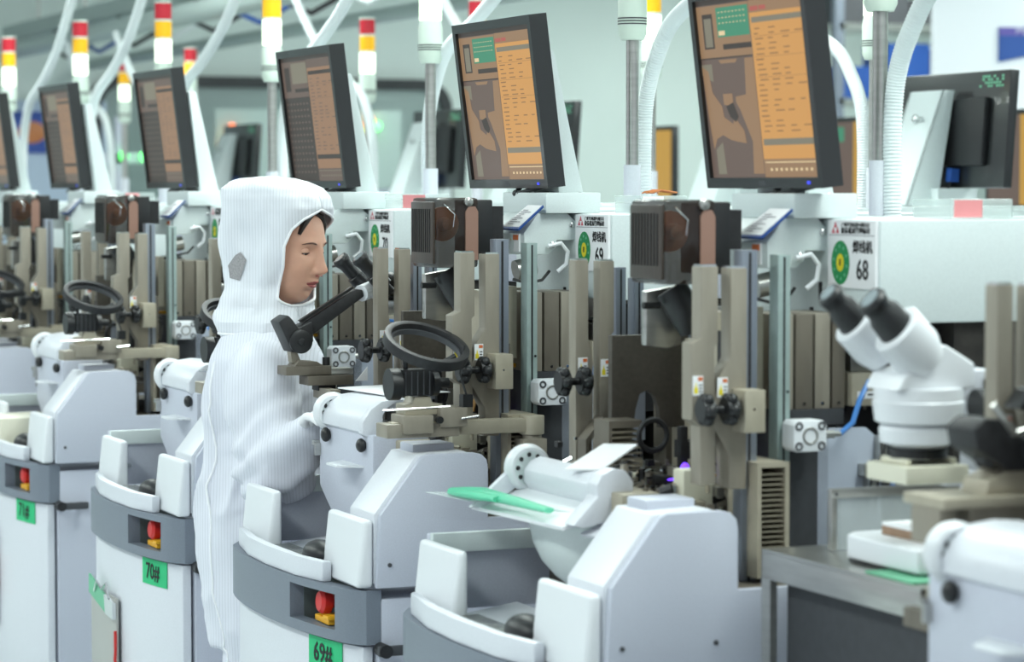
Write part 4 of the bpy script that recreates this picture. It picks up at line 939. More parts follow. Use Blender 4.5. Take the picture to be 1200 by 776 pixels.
# ---------------- boom microscope on 69 (black) 
def boom(label, dy=0.0, my=YN[69], group=None):
    t = thing('boom_microscope', label, 'microscope', (X0, my, 0), 0, group)
    MB().box(0.10, 0.20, 0.66, 0.72, 1.088, 1.108).build('lower_plate', bronze_d, t, 0.001)
    MB().box(0.055, 0.155, 0.67, 0.73, 1.1095, 1.128).build('upper_plate', bronze_d, t, 0.001)
    MB().prism([(0.075, 1.128), (0.085, 1.140), (0.125, 1.137), (0.14, 1.128)], 'y', 0.675, 0.725).build('plate_wedge', bronze_d, t, 0.001)
    MB().box(0.155, 0.205, 0.675, 0.715, 1.109, 1.122).build('slide_bar', steel, t, 0.001)
    MB().box(0.125, 0.165, 0.67, 0.71, 1.076, 1.094).build('foot_block', black_m, t, 0.001)
    MB().box(0.128, 0.150, 0.60, 0.71, 1.060, 1.082).box(0.135, 0.155, 0.58, 0.64, 0.90, 1.07).build('support_post', bronze, t)
    MB().cyl((0.150, 0.69, 1.122), (0.150, 0.69, 1.145), 0.008, n=10).build('plate_knob', black, t)
    MB().prism([(0.075, 1.135), (0.095, 1.135), (0.083, 1.165), (0.07, 1.17)], 'y', 0.69, 0.715).build('neck', bronze, t)
    kn = MB().prism([(0.040, 1.222), (0.062, 1.236), (0.072, 1.226), (0.085, 1.208), (0.115, 1.222), (0.118, 1.180), (0.095, 1.155), (0.070, 1.158)], 'y', 0.675, 0.735).build('knuckle', black_m, t, 0.004)
    MB().lathe((0.088, 0.675, 1.180), (0, -1, 0), [(0, 0.025), (0.006, 0.025), (0.008, 0.020), (0.008, 0.008), (0.010, 0.007), (0.011, 0.003)], 24).build('knuckle_disc', black, kn)
    MB().prism([(0.085, 1.208), (0.218, 1.288), (0.232, 1.286), (0.236, 1.272), (0.118, 1.190)], 'y', 0.69, 0.72).build('boom_arm', black_m, t, 0.003)
    MB().prism([(0.098, 1.219), (0.212, 1.288), (0.208, 1.292), (0.092, 1.223)], 'y', 0.692, 0.705).build('arm_cable', black, t)
    MB().tube([(0.232, 0.70, 1.278), (0.26, 0.72, 1.285), (0.29, 0.74, 1.28)], 0.018, 12).build('microscope_body', white, t)
    d = Vector((0.58, 0.0, -0.62)).normalized()
    for (p, k_) in ((Vector((0.205, 0.76, 1.352)), 0), (Vector((0.226, 0.70, 1.356)), 1)):
        e = MB().lathe(p, d, [(0, 0.0165), (0.006, 0.019), (0.012, 0.018), (0.02, 0.015), (0.05, 0.015), (0.052, 0.019), (0.085, 0.019), (0.086, 0.012), (0.105, 0.012)], 24).build('eyepiece', black, t)
        MB().lathe(p-d*0.0006, d, [(0, 0.013), (0.0005, 0.013)], 20).build('eyepiece_lens', lens, e)
    MB().ell((0.31, 0.73, 1.30), 0.022, 0.02, 0.022, 12, 8).build('focus_knob', black, t)
    return t
bm_ = boom('black boom microscope reaching up past the worker\'s chin, plates on machine 69')
wc = MB().prism([(0.205, 1.095), (0.232, 1.125), (0.232, 1.095)], 'y', 0.66, 0.662).build('paper_corner', paper); wc.location = (X0, YN[69], 0); tag(wc, 'white paper corner sticking up beside the boom microscope plates', 'paper')
pp = MB().prism([(0.15, 0.34), (0.13, 0.56), (0.25, 0.60), (0.30, 0.36)], 'z', 1.0865, 1.0885).build('paper_sheet', paper)
pp.location = (X0, YN[69], 0.002); tag(pp, 'white paper sheets lying on the hood of machine 69 under the ring lamp', 'paper')

# boom knuckle near the right edge on 67
bk67 = thing('boom_stand', 'large blurred black boom knuckle on cream plates at the right frame edge', 'microscope stand', (X0+0.008, YN[67], 0.014))
MB().box(0.11, 0.50, 0.56, 0.66, 1.078, 1.092).build('top_plate', bronze_l, bk67, 0.002)
MB().box(0.155, 0.48, 0.57, 0.65, 1.055, 1.078).box(0.11, 0.135, 0.57, 0.64, 1.03, 1.078).build('under_block', bronze, bk67, 0.002)
MB().prism([(0.185, 1.092), (0.19, 1.11), (0.21, 1.118), (0.24, 1.14), (0.30, 1.14), (0.30, 1.092)], 'y', 0.58, 0.64).build('neck', bronze_l, bk67, 0.002)
MB().prism([(0.160, 1.178), (0.178, 1.192), (0.205, 1.190), (0.235, 1.165), (0.30, 1.18), (0.30, 1.12), (0.215, 1.122), (0.185, 1.14), (0.165, 1.152)], 'y', 0.57, 0.64).build('knuckle', black_m, bk67, 0.006)
MB().lathe((0.262, 0.57, 1.150), (0, -1, 0), [(0, 0.03), (0.008, 0.03), (0.010, 0.024), (0.010, 0.012), (0.013, 0.009)], 24).build('knuckle_disc', black, bk67)
MB().tube([(0.185, 0.565, 1.21), (0.215, 0.56, 1.172), (0.24, 0.56, 1.178), (0.27, 0.56, 1.186)], 0.005, 8).build('spring_arm', steel, bk67)
MB().prism([(0.24, 1.20), (0.26, 1.225), (0.32, 1.24), (0.32, 1.19)], 'y', 0.59, 0.63).build('boom_arm', black, bk67, 0.003)

# ---------------- white stereo microscope, standing beyond machine 67
wm = thing('stereo_microscope', 'white stereo microscope with black eyepieces in front of machine 68\'s side', 'microscope', (X0+0.024, YN[67]+0.95, 0)); wm.scale = (0.92, 0.92, 1)
MB().lathe((0.32, 0, 1.165), (0, 0, 1), [(0, 0.058), (0.004, 0.068), (0.032, 0.072), (0.034, 0.070), (0.052, 0.070), (0.053, 0.066)], 36).build('body', white, wm)
MB().lathe((0.32, 0, 1.130), (0, 0, 1), [(0, 0.038), (0.008, 0.052), (0.009, 0.060), (0.028, 0.062), (0.034, 0.058)], 32).build('lower_ring', white, wm)
MB().cyl((0.32, 0, 1.117), (0.32, 0, 1.131), 0.045, n=28).build('objective', black, wm)
MB().prism([(0.252, 1.215), (0.265, 1.238), (0.30, 1.247), (0.327, 1.278), (0.337, 1.280), (0.39, 1.252), (0.39, 1.215)], 'y', -0.05, 0.05).build('head', white, wm, 0.012, seg=3)
d = Vector((0.72, 0, -0.66)).normalized()
for (p, s_) in ((Vector((0.186, 0.05, 1.352)), 1.0), (Vector((0.214, -0.03, 1.346)), 1.15)):
    e = MB().lathe(p, d, [(0, 0.018*s_), (0.006, 0.021*s_), (0.014, 0.019*s_), (0.024, 0.018*s_), (0.034, 0.023*s_), (0.066, 0.025*s_), (0.067, 0.018*s_)], 28).build('eyepiece', black, wm)
    MB().lathe(p-d*0.0008, d, [(0, 0.0135*s_), (0.0006, 0.0135*s_)], 20).build('eyepiece_lens', lens, e)
    MB().lathe(p+d*0.062, d, [(0, 0.034*s_), (0.002, 0.036*s_), (0.05, 0.036*s_), (0.075, 0.028*s_)], 32).build('eyepiece_tube', white, wm)
MB().cyl((0.365, -0.09, 1.195), (0.395, -0.09, 1.195), 0.024, n=20).build('focus_knob', black, wm)
MB().cyl((0.35, -0.07, 1.15), (0.35, -0.064, 1.15), 0.007, n=12).build('lock_screw', rubber, wm)
MB().box(0.262, 0.375, -0.06, 0.06, 1.083, 1.109).box(0.275, 0.285, -0.04, 0.04, 1.109, 1.118).box(0.355, 0.365, -0.04, 0.04, 1.109, 1.118).build('stage', cream, wm, 0.004)
MB().box(0.40, 0.50, -0.05, 0.07, 0.951, 0.965).box(0.42, 0.45, -0.02, 0.04, 0.965, 1.23).box(0.37, 0.45, -0.02, 0.04, 1.20, 1.24).box(0.36, 0.44, -0.02, 0.03, 1.075, 1.095).build('stand', shell_w, wm, 0.003)

# ---------------- steel table between 67 and 68 with its things
tb = thing('steel_table', 'low brushed steel bench with dark front between machines 67 and 68', 'table', (1.976, 3.215, 0))
TL = 0.46
MB().box(0, 0.62, 0, TL, 0.944, 0.95).build('tabletop', steel, tb, 0.001)
MB().box(0, 0.012, 0, TL, 0.905, 0.944).build('front_rail', steel, tb, 0.001)
MB().box(0.0, 0.012, TL-0.028, TL, 0.0, 0.905).build('leg', steel, tb); MB().box(0.04, 0.06, 0, 0.028, 0.0, 0.944).build('leg', steel, tb)
MB().box(0.58, 0.60, 0, 0.028, 0, 0.94).build('leg', steel, tb); MB().box(0.58, 0.60, TL-0.028, TL, 0, 0.94).build('leg', steel, tb)
MB().box(0.03, 0.035, 0.0, TL-0.028, 0.05, 0.90).build('dark_front', dslate, tb)  # plain dark sheet behind the front rail
fg = thing('framed_panel', 'steel framed clear shield standing on the bench behind the white scale', 'panel', (2.055, 3.60, 0.951))
MB().box(0, 0.40, 0, 0.012, 0.080, 0.094).box(0, 0.010, 0, 0.012, 0, 0.080).box(0.39, 0.40, 0, 0.012, 0, 0.080).build('frame', steel, fg, 0.001)
MB().box(0.010, 0.39, 0.004, 0.008, 0, 0.080).build('clear_sheet', mat('clear_sheet', (196, 204, 206), 0.15, alpha=0.55, spec=0.8), fg)
MB().cyl((0.008, -0.001, 0.086), (0.008, 0.0, 0.086), 0.003, n=8).build('frame_bolt', rubber, fg)
sc = thing('bench_scale', 'white flat bench scale on the steel table, brown block on top', 'scale', (2.015, 3.385, 0.951))
MB().prism([(0.0, 0.10), (0.025, 0.125), (0.14, 0.125), (0.16, 0.11), (0.16, -0.10), (-0.0, -0.10)], 'z', 0.006, 0.042).build('body', white, sc, 0.006, seg=3)
MB().box(0.01, 0.15, -0.08, 0.11, 0.0, 0.006).build('foot', black, sc)
nt_ = thing('stacked_pad', 'brown edged pad with a white top lying on the bench scale', 'pad', (2.06, 3.36, 0.9935))
MB().box(0, 0.10, -0.06, 0.10, 0, 0.013).build('pad', wood, nt_); MB().box(0, 0.10, -0.06, 0.10, 0.013, 0.018).build('top_sheet', paper, nt_)
gc = MB().box(0, 0.05, 0, 0.13, 0, 0.003).build('green_card', green_c); gc.location = (1.985, 3.25, 0.9505); tag(gc, 'thin green card near the front edge of the steel table', 'card')

# ---------------- clipboards hanging on cabinet fronts
cb = thing('hanging_clipboard', '', 'clipboard', (0, 0, 0), 0, 'clipboards on the cabinet fronts')
MB().box(-0.078, -0.072, 0.36, 0.60, 0.24, 0.525).build('board', mat('clip_grey', (176, 176, 172), 0.4, 0.2), cb, 0.002)
MB().prism([(0.60, 0.555), (0.44, 0.520), (0.42, 0.475), (0.60, 0.51)], 'x', -0.084, -0.079).build('green_card', green_c, cb)
MB().prism([(0.36, 0.515), (0.44, 0.525), (0.43, 0.48), (0.36, 0.475)], 'x', -0.088, -0.079).build('metal_clip', chrome, cb)
MB().tube([(-0.085, 0.54, 0.52), (-0.09, 0.50, 0.55), (-0.088, 0.46, 0.535), (-0.088, 0.42, 0.555), (-0.086, 0.40, 0.52)], 0.003, 6).build('clip_wire', chrome, cb)
MB().box(-0.071, -0.05, 0.45, 0.50, 0.48, 0.50).build('hook', steel, cb)
MB().tube([(-0.085, 0.345, 0.45), (-0.085, 0.345, 0.40), (-0.085, 0.35, 0.38), (-0.085, 0.34, 0.36), (-0.085, 0.345, 0.33)], 0.004, 6).build('red_cord', red, cb)
cb.location = (X0, YN[70], 0); cb['label'] = 'clipboard with green card hanging on the front of machine 70'
dup(cb, (X0, YN[69]-0.0, -0.075), 'clipboard with green card at the bottom edge, on the front of machine 69')
dup(cb, (X0, YN[71]+0.02, 0.02), 'clipboard on the front of machine 71 at the left frame edge')
# cream box on the console left
cr = thing('cream_parts_box', 'cream ribbed parts box on the console at the far left edge', 'box', (X0+0.0, YN[71]+0.38, 0.777))
MB().box(-0.06, 0.10, 0, 0.20, 0, 0.075).build('body', cream, cr, 0.006)
for i in range(6): MB().box(-0.063, -0.06, 0.02+i*0.03, 0.03+i*0.03, 0.008, 0.068).build('rib', cream, cr)

# ---------------------------------------------------------------- the worker
# local frame: u = towards the right of the photo, v = towards the photographer, z up
person = thing('person', 'person in a white hooded striped cleanroom suit bending over machine 69', 'person', (1.845, 5.73, 0), 0)
FW = Vector((math.cos(HEAD), -math.sin(HEAD), 0)); TV = Vector((-math.sin(HEAD), -math.cos(HEAD), 0)); ZZ = Vector((0, 0, 1))
def Q(u, v, z): return FW*u+TV*v+ZZ*z
skin = mat('skin', (214, 164, 140), 0.5, nz=0.03, scale=60); skin.node_tree.nodes['Principled BSDF'].inputs['Subsurface Weight'].default_value = 0.08
lipm = mat('lips', (176, 96, 92), 0.4); hairm = mat('dark_hair', (34, 26, 24), 0.5); eyew = mat('eye_white', (225, 220, 215), 0.3)
def stripes(name, rgb):
    m = mat(name, rgb, 0.62, spec=0.3); nt = m.node_tree; b = nt.nodes['Principled BSDF']
    tc = nt.nodes.new('ShaderNodeTexCoord'); wv = nt.nodes.new('ShaderNodeTexWave'); wv.wave_type = 'BANDS'; wv.bands_direction = 'X'
    mp = nt.nodes.new('ShaderNodeMapping'); mp.inputs['Rotation'].default_value = (0, 0, HEAD); mp.inputs['Scale'].default_value = (1, 1, 1)
    wv.inputs['Scale'].default_value = 46; wv.inputs['Distortion'].default_value = 0.6; wv.inputs['Detail'].default_value = 1; wv.inputs['Detail Scale'].default_value = 0.6
    r = nt.nodes.new('ShaderNodeValToRGB'); r.color_ramp.elements[0].position = 0.0; r.color_ramp.elements[1].position = 0.22
    c = lin(rgb); r.color_ramp.elements[0].color = tuple(v*0.84 for v in c[:3])+(1,); r.color_ramp.elements[1].color = c
    nt.links.new(tc.outputs['Object'], mp.inputs['Vector']); nt.links.new(mp.outputs['Vector'], wv.inputs['Vector'])
    nt.links.new(wv.outputs['Fac'], r.inputs['Fac']); nt.links.new(r.outputs['Color'], b.inputs['Base Color'])
    return m
suit = stripes('suit_fabric', (224, 226, 236)); hoodm = stripes('hood_fabric', (228, 231, 238)); trim = mat('white_trim', (244, 245, 248), 0.6)
glove = mat('white_glove', (240, 240, 243), 0.55)

def fold(p, n, amp, f):
    return noise.noise(Vector((p.x*f, p.y*f, p.z*f*0.45)))*amp + (abs(noise.noise(Vector((p.x*f*2.1+5, p.y*f*2.1, p.z*f*1.1))))-0.2)*amp*0.8
def remeshed(name, parts, m, vox=0.012, sm=8, amp=0.010, f=7):
    q = MB()
    for kind, a in parts:
        if kind == 't':
            P, r_ = a; q.tube(P, r_, 20)
            for p, rr_ in ((P[0], r_[0]), (P[-1], r_[-1])): q.ell(p, rr_, rr_, rr_, 16, 10)
        else: q.ell(*a, 24, 14)
    o = q.build(name, m)
    md = o.modifiers.new('r', 'REMESH'); md.mode = 'VOXEL'; md.voxel_size = vox
    s = o.modifiers.new('s', 'SMOOTH'); s.iterations = sm; s.factor = 0.6
    dg = bpy.context.evaluated_depsgraph_get(); me = bpy.data.meshes.new_from_object(o.evaluated_get(dg))
    o.modifiers.clear(); o.data = me
    if amp:
        ns = [v.normal.copy() for v in me.vertices]
        for v, n_ in zip(me.vertices, ns): v.co += n_*fold(v.co, n_, amp, f)
    me.shade_smooth()
    return o
# the coverall: torso, sleeves, trousers as one continuous surface
def ringsT(zs):   # lofted oval sections: (z, u centre, v centre, half depth u, half width v)
    q = MB(); n = 32; vs = []
    for z, cu, cv_, ru, rv in zs:
        for i in range(n):
            a = 2*math.pi*i/n; ca, sa = math.cos(a), math.sin(a)
            vs.append(Q(cu+ru*math.copysign(abs(ca)**0.85, ca), cv_+rv*math.copysign(abs(sa)**0.85, sa), z))
    fs = [(j*n+i, j*n+(i+1) % n, (j+1)*n+(i+1) % n, (j+1)*n+i) for j in range(len(zs)-1) for i in range(n)]
    fs += [tuple(range(n)), tuple(range((len(zs)-1)*n+n-1, (len(zs)-1)*n-1, -1))]
    q.add(vs, fs); return q
body = ringsT([(0.50, -0.002, 0, 0.12, 0.155), (0.62, -0.002, 0, 0.128, 0.175), (0.78, 0.0, 0, 0.14, 0.165), (0.88, 0.0, 0, 0.138, 0.155), (0.97, 0.002, 0, 0.134, 0.15),
               (1.06, 0.004, 0, 0.130, 0.180), (1.13, 0.004, 0, 0.120, 0.192), (1.175, 0.004, 0, 0.104, 0.150), (1.205, 0.008, 0, 0.085, 0.095), (1.24, 0.02, 0.0, 0.060, 0.066)])
SH = Q(0.012, 0.178, 1.10); EL = Q(0.048, 0.245, 0.920); WR = Q(0.118, 0.325, 0.995)
SH2 = Q(0.02, -0.155, 1.105); EL2 = Q(0.03, -0.16, 0.90); WR2 = Q(0.13, -0.02, 0.90)
parts = [('t', ([SH, SH.lerp(EL, 0.5), EL], [0.080, 0.086, 0.086])), ('t', ([EL, EL.lerp(WR, 0.5), WR], [0.084, 0.068, 0.038])),
         ('t', ([SH2, SH2.lerp(EL2, 0.5), EL2], [0.068, 0.066, 0.062])), ('t', ([EL2, EL2.lerp(WR2, 0.5), WR2], [0.062, 0.055, 0.036])),
         ('t', ([Q(0.0, 0.085, 0.62), Q(0.0, 0.09, 0.38), Q(-0.01, 0.085, 0.12)], [0.095, 0.08, 0.062])),
         ('t', ([Q(0.0, -0.085, 0.62), Q(0.0, -0.09, 0.38), Q(0.0, -0.085, 0.12)], [0.095, 0.08, 0.062]))]
q = MB(); q.add(body.v, body.f)
for kind, (P_, r_) in parts:
    q.tube(P_, r_, 20)
    for p, rr_ in ((P_[0], r_[0]), (P_[-1], r_[-1])): q.ell(p, rr_, rr_, rr_, 16, 10)
o = q.build('coverall', suit)
md = o.modifiers.new('r', 'REMESH'); md.mode = 'VOXEL'; md.voxel_size = 0.0085
s_ = o.modifiers.new('s', 'SMOOTH'); s_.iterations = 4; s_.factor = 0.6
dg = bpy.context.evaluated_depsgraph_get(); me = bpy.data.meshes.new_from_object(o.evaluated_get(dg)); o.modifiers.clear(); o.data = me
ns = [v.normal.copy() for v in me.vertices]
for v, n_ in zip(me.vertices, ns):
    p = v.co
    a = 0.016*noise.noise(Vector((p.x*8, p.y*8, p.z*3.5)))
    # wrinkles gathering around the elbow and waist
    de = (p-EL).length; w = math.exp(-(de/0.13)**2)
    a += 0.010*w*math.sin(90*(p.z-0.6*FW.dot(p))+4*noise.noise(p*9))
    a += 0.005*math.sin(26*(TV.dot(p)*0.7+FW.dot(p))+5*noise.noise(p*4)+p.z*5)
    r = 1-abs(noise.noise(Vector((p.x*13+3, p.y*13, p.z*6)))*2); a += 0.010*max(0, r)**2*noise.noise(Vector((p.x*3, p.y*3, p.z*3+7)))*2+0.003*r
    v.co += n_*a
me.shade_smooth(); o.parent = person
# seam down the side of the suit
bpy.context.view_layer.update()
sm_ = []
for i in range(70):
    z = 1.14-i*0.0125; hit, loc_, nor_, idx_ = o.closest_point_on_mesh(Q(-0.13, 0.15, z))
    sm_.append(loc_+nor_*0.0005)
MB().tube(sm_, 0.0028, 6).build('side_seam', trim, person)
# hood: rows over height, each row leaves the face open
def interp(tab, z):
    for (z0, *a), (z1, *b) in zip(tab, tab[1:]):
        if z0 <= z <= z1:
            t = (z-z0)/(z1-z0); t = t*t*(3-2*t) if len(tab) < 4 else t
            return [x+(y-x)*t for x, y in zip(a, b)]
    return list(tab[-1][1:]) if z > tab[-1][0] else list(tab[0][1:])
#            z     cu     cv   back   front  side  opening half angle
HT = [(1.165, 0.005, 0.02, 0.085, 0.070, 0.100, 0),
      (1.190, 0.008, 0.02, 0.100, 0.080, 0.112, 0),
      (1.210, 0.012, 0.02, 0.112, 0.078, 0.112, 0),
      (1.228, 0.020, 0.01, 0.132, 0.068, 0.105, 0),
      (1.240, 0.028, 0.01, 0.140, 0.052, 0.100, 0.0),
      (1.252, 0.030, 0.01, 0.142, 0.050, 0.097, 30),
      (1.262, 0.030, 0.01, 0.141, 0.054, 0.094, 44),
      (1.285, 0.032, 0.00, 0.139, 0.066, 0.091, 52),
      (1.330, 0.035, 0.00, 0.136, 0.088, 0.091, 55),
      (1.375, 0.037, 0.00, 0.138, 0.092, 0.096, 55),
      (1.410, 0.038, 0.00, 0.138, 0.098, 0.100, 47),
      (1.432, 0.037, 0.00, 0.138, 0.104, 0.102, 33),
      (1.445, 0.036, 0.00, 0.138, 0.107, 0.102, 16),
      (1.452, 0.035, 0.00, 0.138, 0.109, 0.102, 2),
      (1.456, 0.035, 0.00, 0.138, 0.110, 0.102, 0),
      (1.480, 0.030, 0.00, 0.138, 0.108, 0.100, 0),
      (1.500, 0.024, 0.00, 0.128, 0.096, 0.092, 0),
      (1.513, 0.018, 0.00, 0.108, 0.074, 0.076, 0),
      (1.521, 0.014, 0.00, 0.076, 0.048, 0.052, 0),
      (1.525, 0.010, 0.00, 0.016, 0.012, 0.012, 0)]
YAW = math.radians(28)   # head turned from profile towards the camera
hf = Vector((math.cos(YAW), math.sin(YAW))); hr = Vector((-math.sin(YAW), math.cos(YAW)))  # forward, her right (in u, v)
def hood_pt(z, a, off=0.0):   # a = angle from forward, positive towards her right side
    cu, cv_, bk2, ft, sd, op = interp(HT, z)
    ca, sa = math.cos(a), math.sin(a)
    x = (ft if ca > 0 else bk2)*math.copysign(abs(ca)**0.85, ca); y = sd*math.copysign(abs(sa)**0.85, sa)
    w = 0.0035*math.sin(4*a+z*30)+0.012*noise.noise(Vector((x*15, y*15, z*9)))+0.006*noise.noise(Vector((x*34, y*34, z*20)))
    l_ = math.hypot(x, y)+1e-6; x *= 1+(w+off)/l_; y *= 1+(w+off)/l_
    # the crown leans back a little
    return Q(cu+hf.x*x+hr.x*y, cv_+hf.y*x+hr.y*y, z)
zs = []
for (a_, b_) in zip(HT, HT[1:]):
    k = 4 if b_[0]-a_[0] > 0.018 else 2
    for i in range(k): zs.append(a_[0]+(b_[0]-a_[0])*i/k)
zs.append(HT[-1][0])
NA = 96; vs = []; fs = []
for z in zs:
    op = math.radians(interp(HT, z)[-1])
    for i in range(NA+1):
        vs.append(hood_pt(z, op+(2*math.pi-2.3*op)*i/NA))
for j in range(len(zs)-1):
    for i in range(NA): fs.append((j*(NA+1)+i, j*(NA+1)+i+1, (j+1)*(NA+1)+i+1, (j+1)*(NA+1)+i))
hq = MB(); hq.add(vs, fs)
hood_o = hq.build('hood', hoodm, person)
sol = hood_o.modifiers.new('s', 'SOLIDIFY'); sol.thickness = 0.003; sol.offset = 0
# trim around the opening
left = []; right = []
for z in [1.2445+i*(1.4535-1.2445)/40 for i in range(41)]:
    op = math.radians(interp(HT, z)[-1])
    right.append(hood_pt(z, op, 0.001)); left.append(hood_pt(z, -1.3*op, 0.001))
MB().tube(right+left[::-1]+[right[0]], 0.0032, 8, False).build('hood_trim', trim, hood_o)
# mesh vent on the side of the hood
vt = []
for (a_, z) in ((118, 1.305), (104, 1.300), (100, 1.345), (106, 1.362), (114, 1.355), (128, 1.332)):
    vt.append(hood_pt(z, math.radians(a_), 0.004))
c_ = sum(vt, Vector())/len(vt)
q = MB(); q.add(vt+[c_+hood_pt(1.335, math.radians(112), 0.004)*0], [(0, 1, 2, 3, 4, 5)])
ventm = mat('mesh_vent', (150, 148, 150), 0.6, nz=0.5, scale=500)
q.build('mesh_vent', ventm, hood_o)
# collar seam and front placket
MB().tube([hood_pt(1.185, math.radians(a_), 0.002) for a_ in range(0, 361, 8)], 0.003, 6, False).build('collar_seam', trim, person)

# head with a face
hm = Matrix.Translation(Q(0.043, 0.0, 1.362)) @ Matrix((( *(FW*hf.x+TV*hf.y), 0), ( *(-(FW*hr.x+TV*hr.y)), 0), (0, 0, 1, 0), (0, 0, 0, 1))).transposed() @ Matrix.Rotation(math.radians(10), 4, 'Y')
def g(x, s): return math.exp(-(x/s)**2)
def face_pt(y, z):
    """front surface depth of the face for lateral y and height z"""
    hz = 0.118
    w = 0.070*(1-0.10*max(0, z)/0.1)
    if z < -0.02: w *= 1-0.42*((-z-0.02)/0.10)**1.5
    t = 1-(y/w)**2; tz = 1-(abs(z)/hz)**2.6
    if t <= 0 or tz <= 0: return None
    x = 0.090*math.sqrt(t)**0.85*math.sqrt(tz)
    x += 0.020*g(y, 0.0085)*g(z+0.024, 0.014)+0.013*g(y, 0.0075)*g(z+0.006, 0.020)+0.004*g(y, 0.008)*g(z-0.018, 0.016)
    x += 0.007*(g(y-0.0125, 0.007)+g(y+0.0125, 0.007))*g(z+0.029, 0.008)
    x -= 0.011*(g(y-0.030, 0.014)+g(y+0.030, 0.014))*g(z-0.014, 0.011)
    x += 0.004*(g(y-0.03, 0.018)+g(y+0.03, 0.018))*g(z-0.034, 0.009)
    x += 0.008*g(y, 0.020)*g(z+0.055, 0.011)+0.003*g(y, 0.016)*g(z+0.050, 0.004)+0.0035*g(y, 0.015)*g(z+0.0625, 0.004)-0.0045*g(y, 0.019)*g(z+0.0563, 0.0022)
    x -= 0.004*g(y, 0.015)*g(z+0.073, 0.006)
    x += 0.009*g(y, 0.020)*g(z+0.094, 0.016)
    x += 0.005*(g(y-0.040, 0.018)+g(y+0.040, 0.018))*g(z+0.018, 0.022)
    return x
q = MB(); vs = []; fs = []; NU, NV = 110, 120
for j in range(NV+1):
    z = -0.1175+0.235*j/NV
    w = 0.070*(1-0.10*max(0, z)/0.1)
    if z < -0.02: w *= 1-0.42*((-z-0.02)/0.10)**1.5
    for i in range(NU+1):
        a = math.pi*(i/NU)-math.pi/2; y = w*0.9995*math.sin(a); x = face_pt(y, z)
        vs.append(hm @ Vector((x if x is not None else 0, y, z)))
K = len(vs)
for j in range(NV+1):
    z = -0.1175+0.235*j/NV
    w = 0.070*(1-0.10*max(0, z)/0.1)
    if z < -0.02: w *= 1-0.42*((-z-0.02)/0.10)**1.5
    tz = math.sqrt(max(0, 1-(abs(z)/0.118)**2.6))
    for i in range(NU+1):
        a = math.pi*(i/NU)-math.pi/2; y = w*0.9995*math.sin(a)
        vs.append(hm @ Vector((-(0.09 if z > -0.04 else 0.09*max(0.3, 1+(z+0.04)*9))*math.sqrt(max(0, 1-(y/w)**2))*tz*0.9, y, z)))
q.cm = 0
lipf = []
for j in range(NV):
    for i in range(NU):
        f_ = (j*(NU+1)+i, j*(NU+1)+i+1, (j+1)*(NU+1)+i+1, (j+1)*(NU+1)+i)
        z = -0.1175+0.235*(j+0.5)/NV; a = math.pi*((i+0.5)/NU)-math.pi/2; y = 0.062*math.sin(a)
        lw = 0.0215; up = z > -0.0563
        inl = abs(y) < lw and (-0.0655*1+0.009*(y/lw)**2 < z < -0.0485-0.006*(y/lw)**2)
        q.cm = 1 if inl else 0
        q.v; q.f.append(f_); q.m.append(q.cm)
        q.f.append(tuple(K+t for t in reversed(f_))); q.m.append(0)
q.v = [tuple(v) for v in vs]
# neck belongs to the same surface
nk = MB().tube([hm @ Vector((-0.015, 0, -0.06)), Q(0.010, 0, 1.20)], [0.040, 0.042], 20)
n0 = len(q.v); q.v += nk.v; q.f += [tuple(i+n0 for i in f_) for f_ in nk.f]; q.m += [0]*len(nk.f)
headp = q.build('head', [skin, lipm], person)
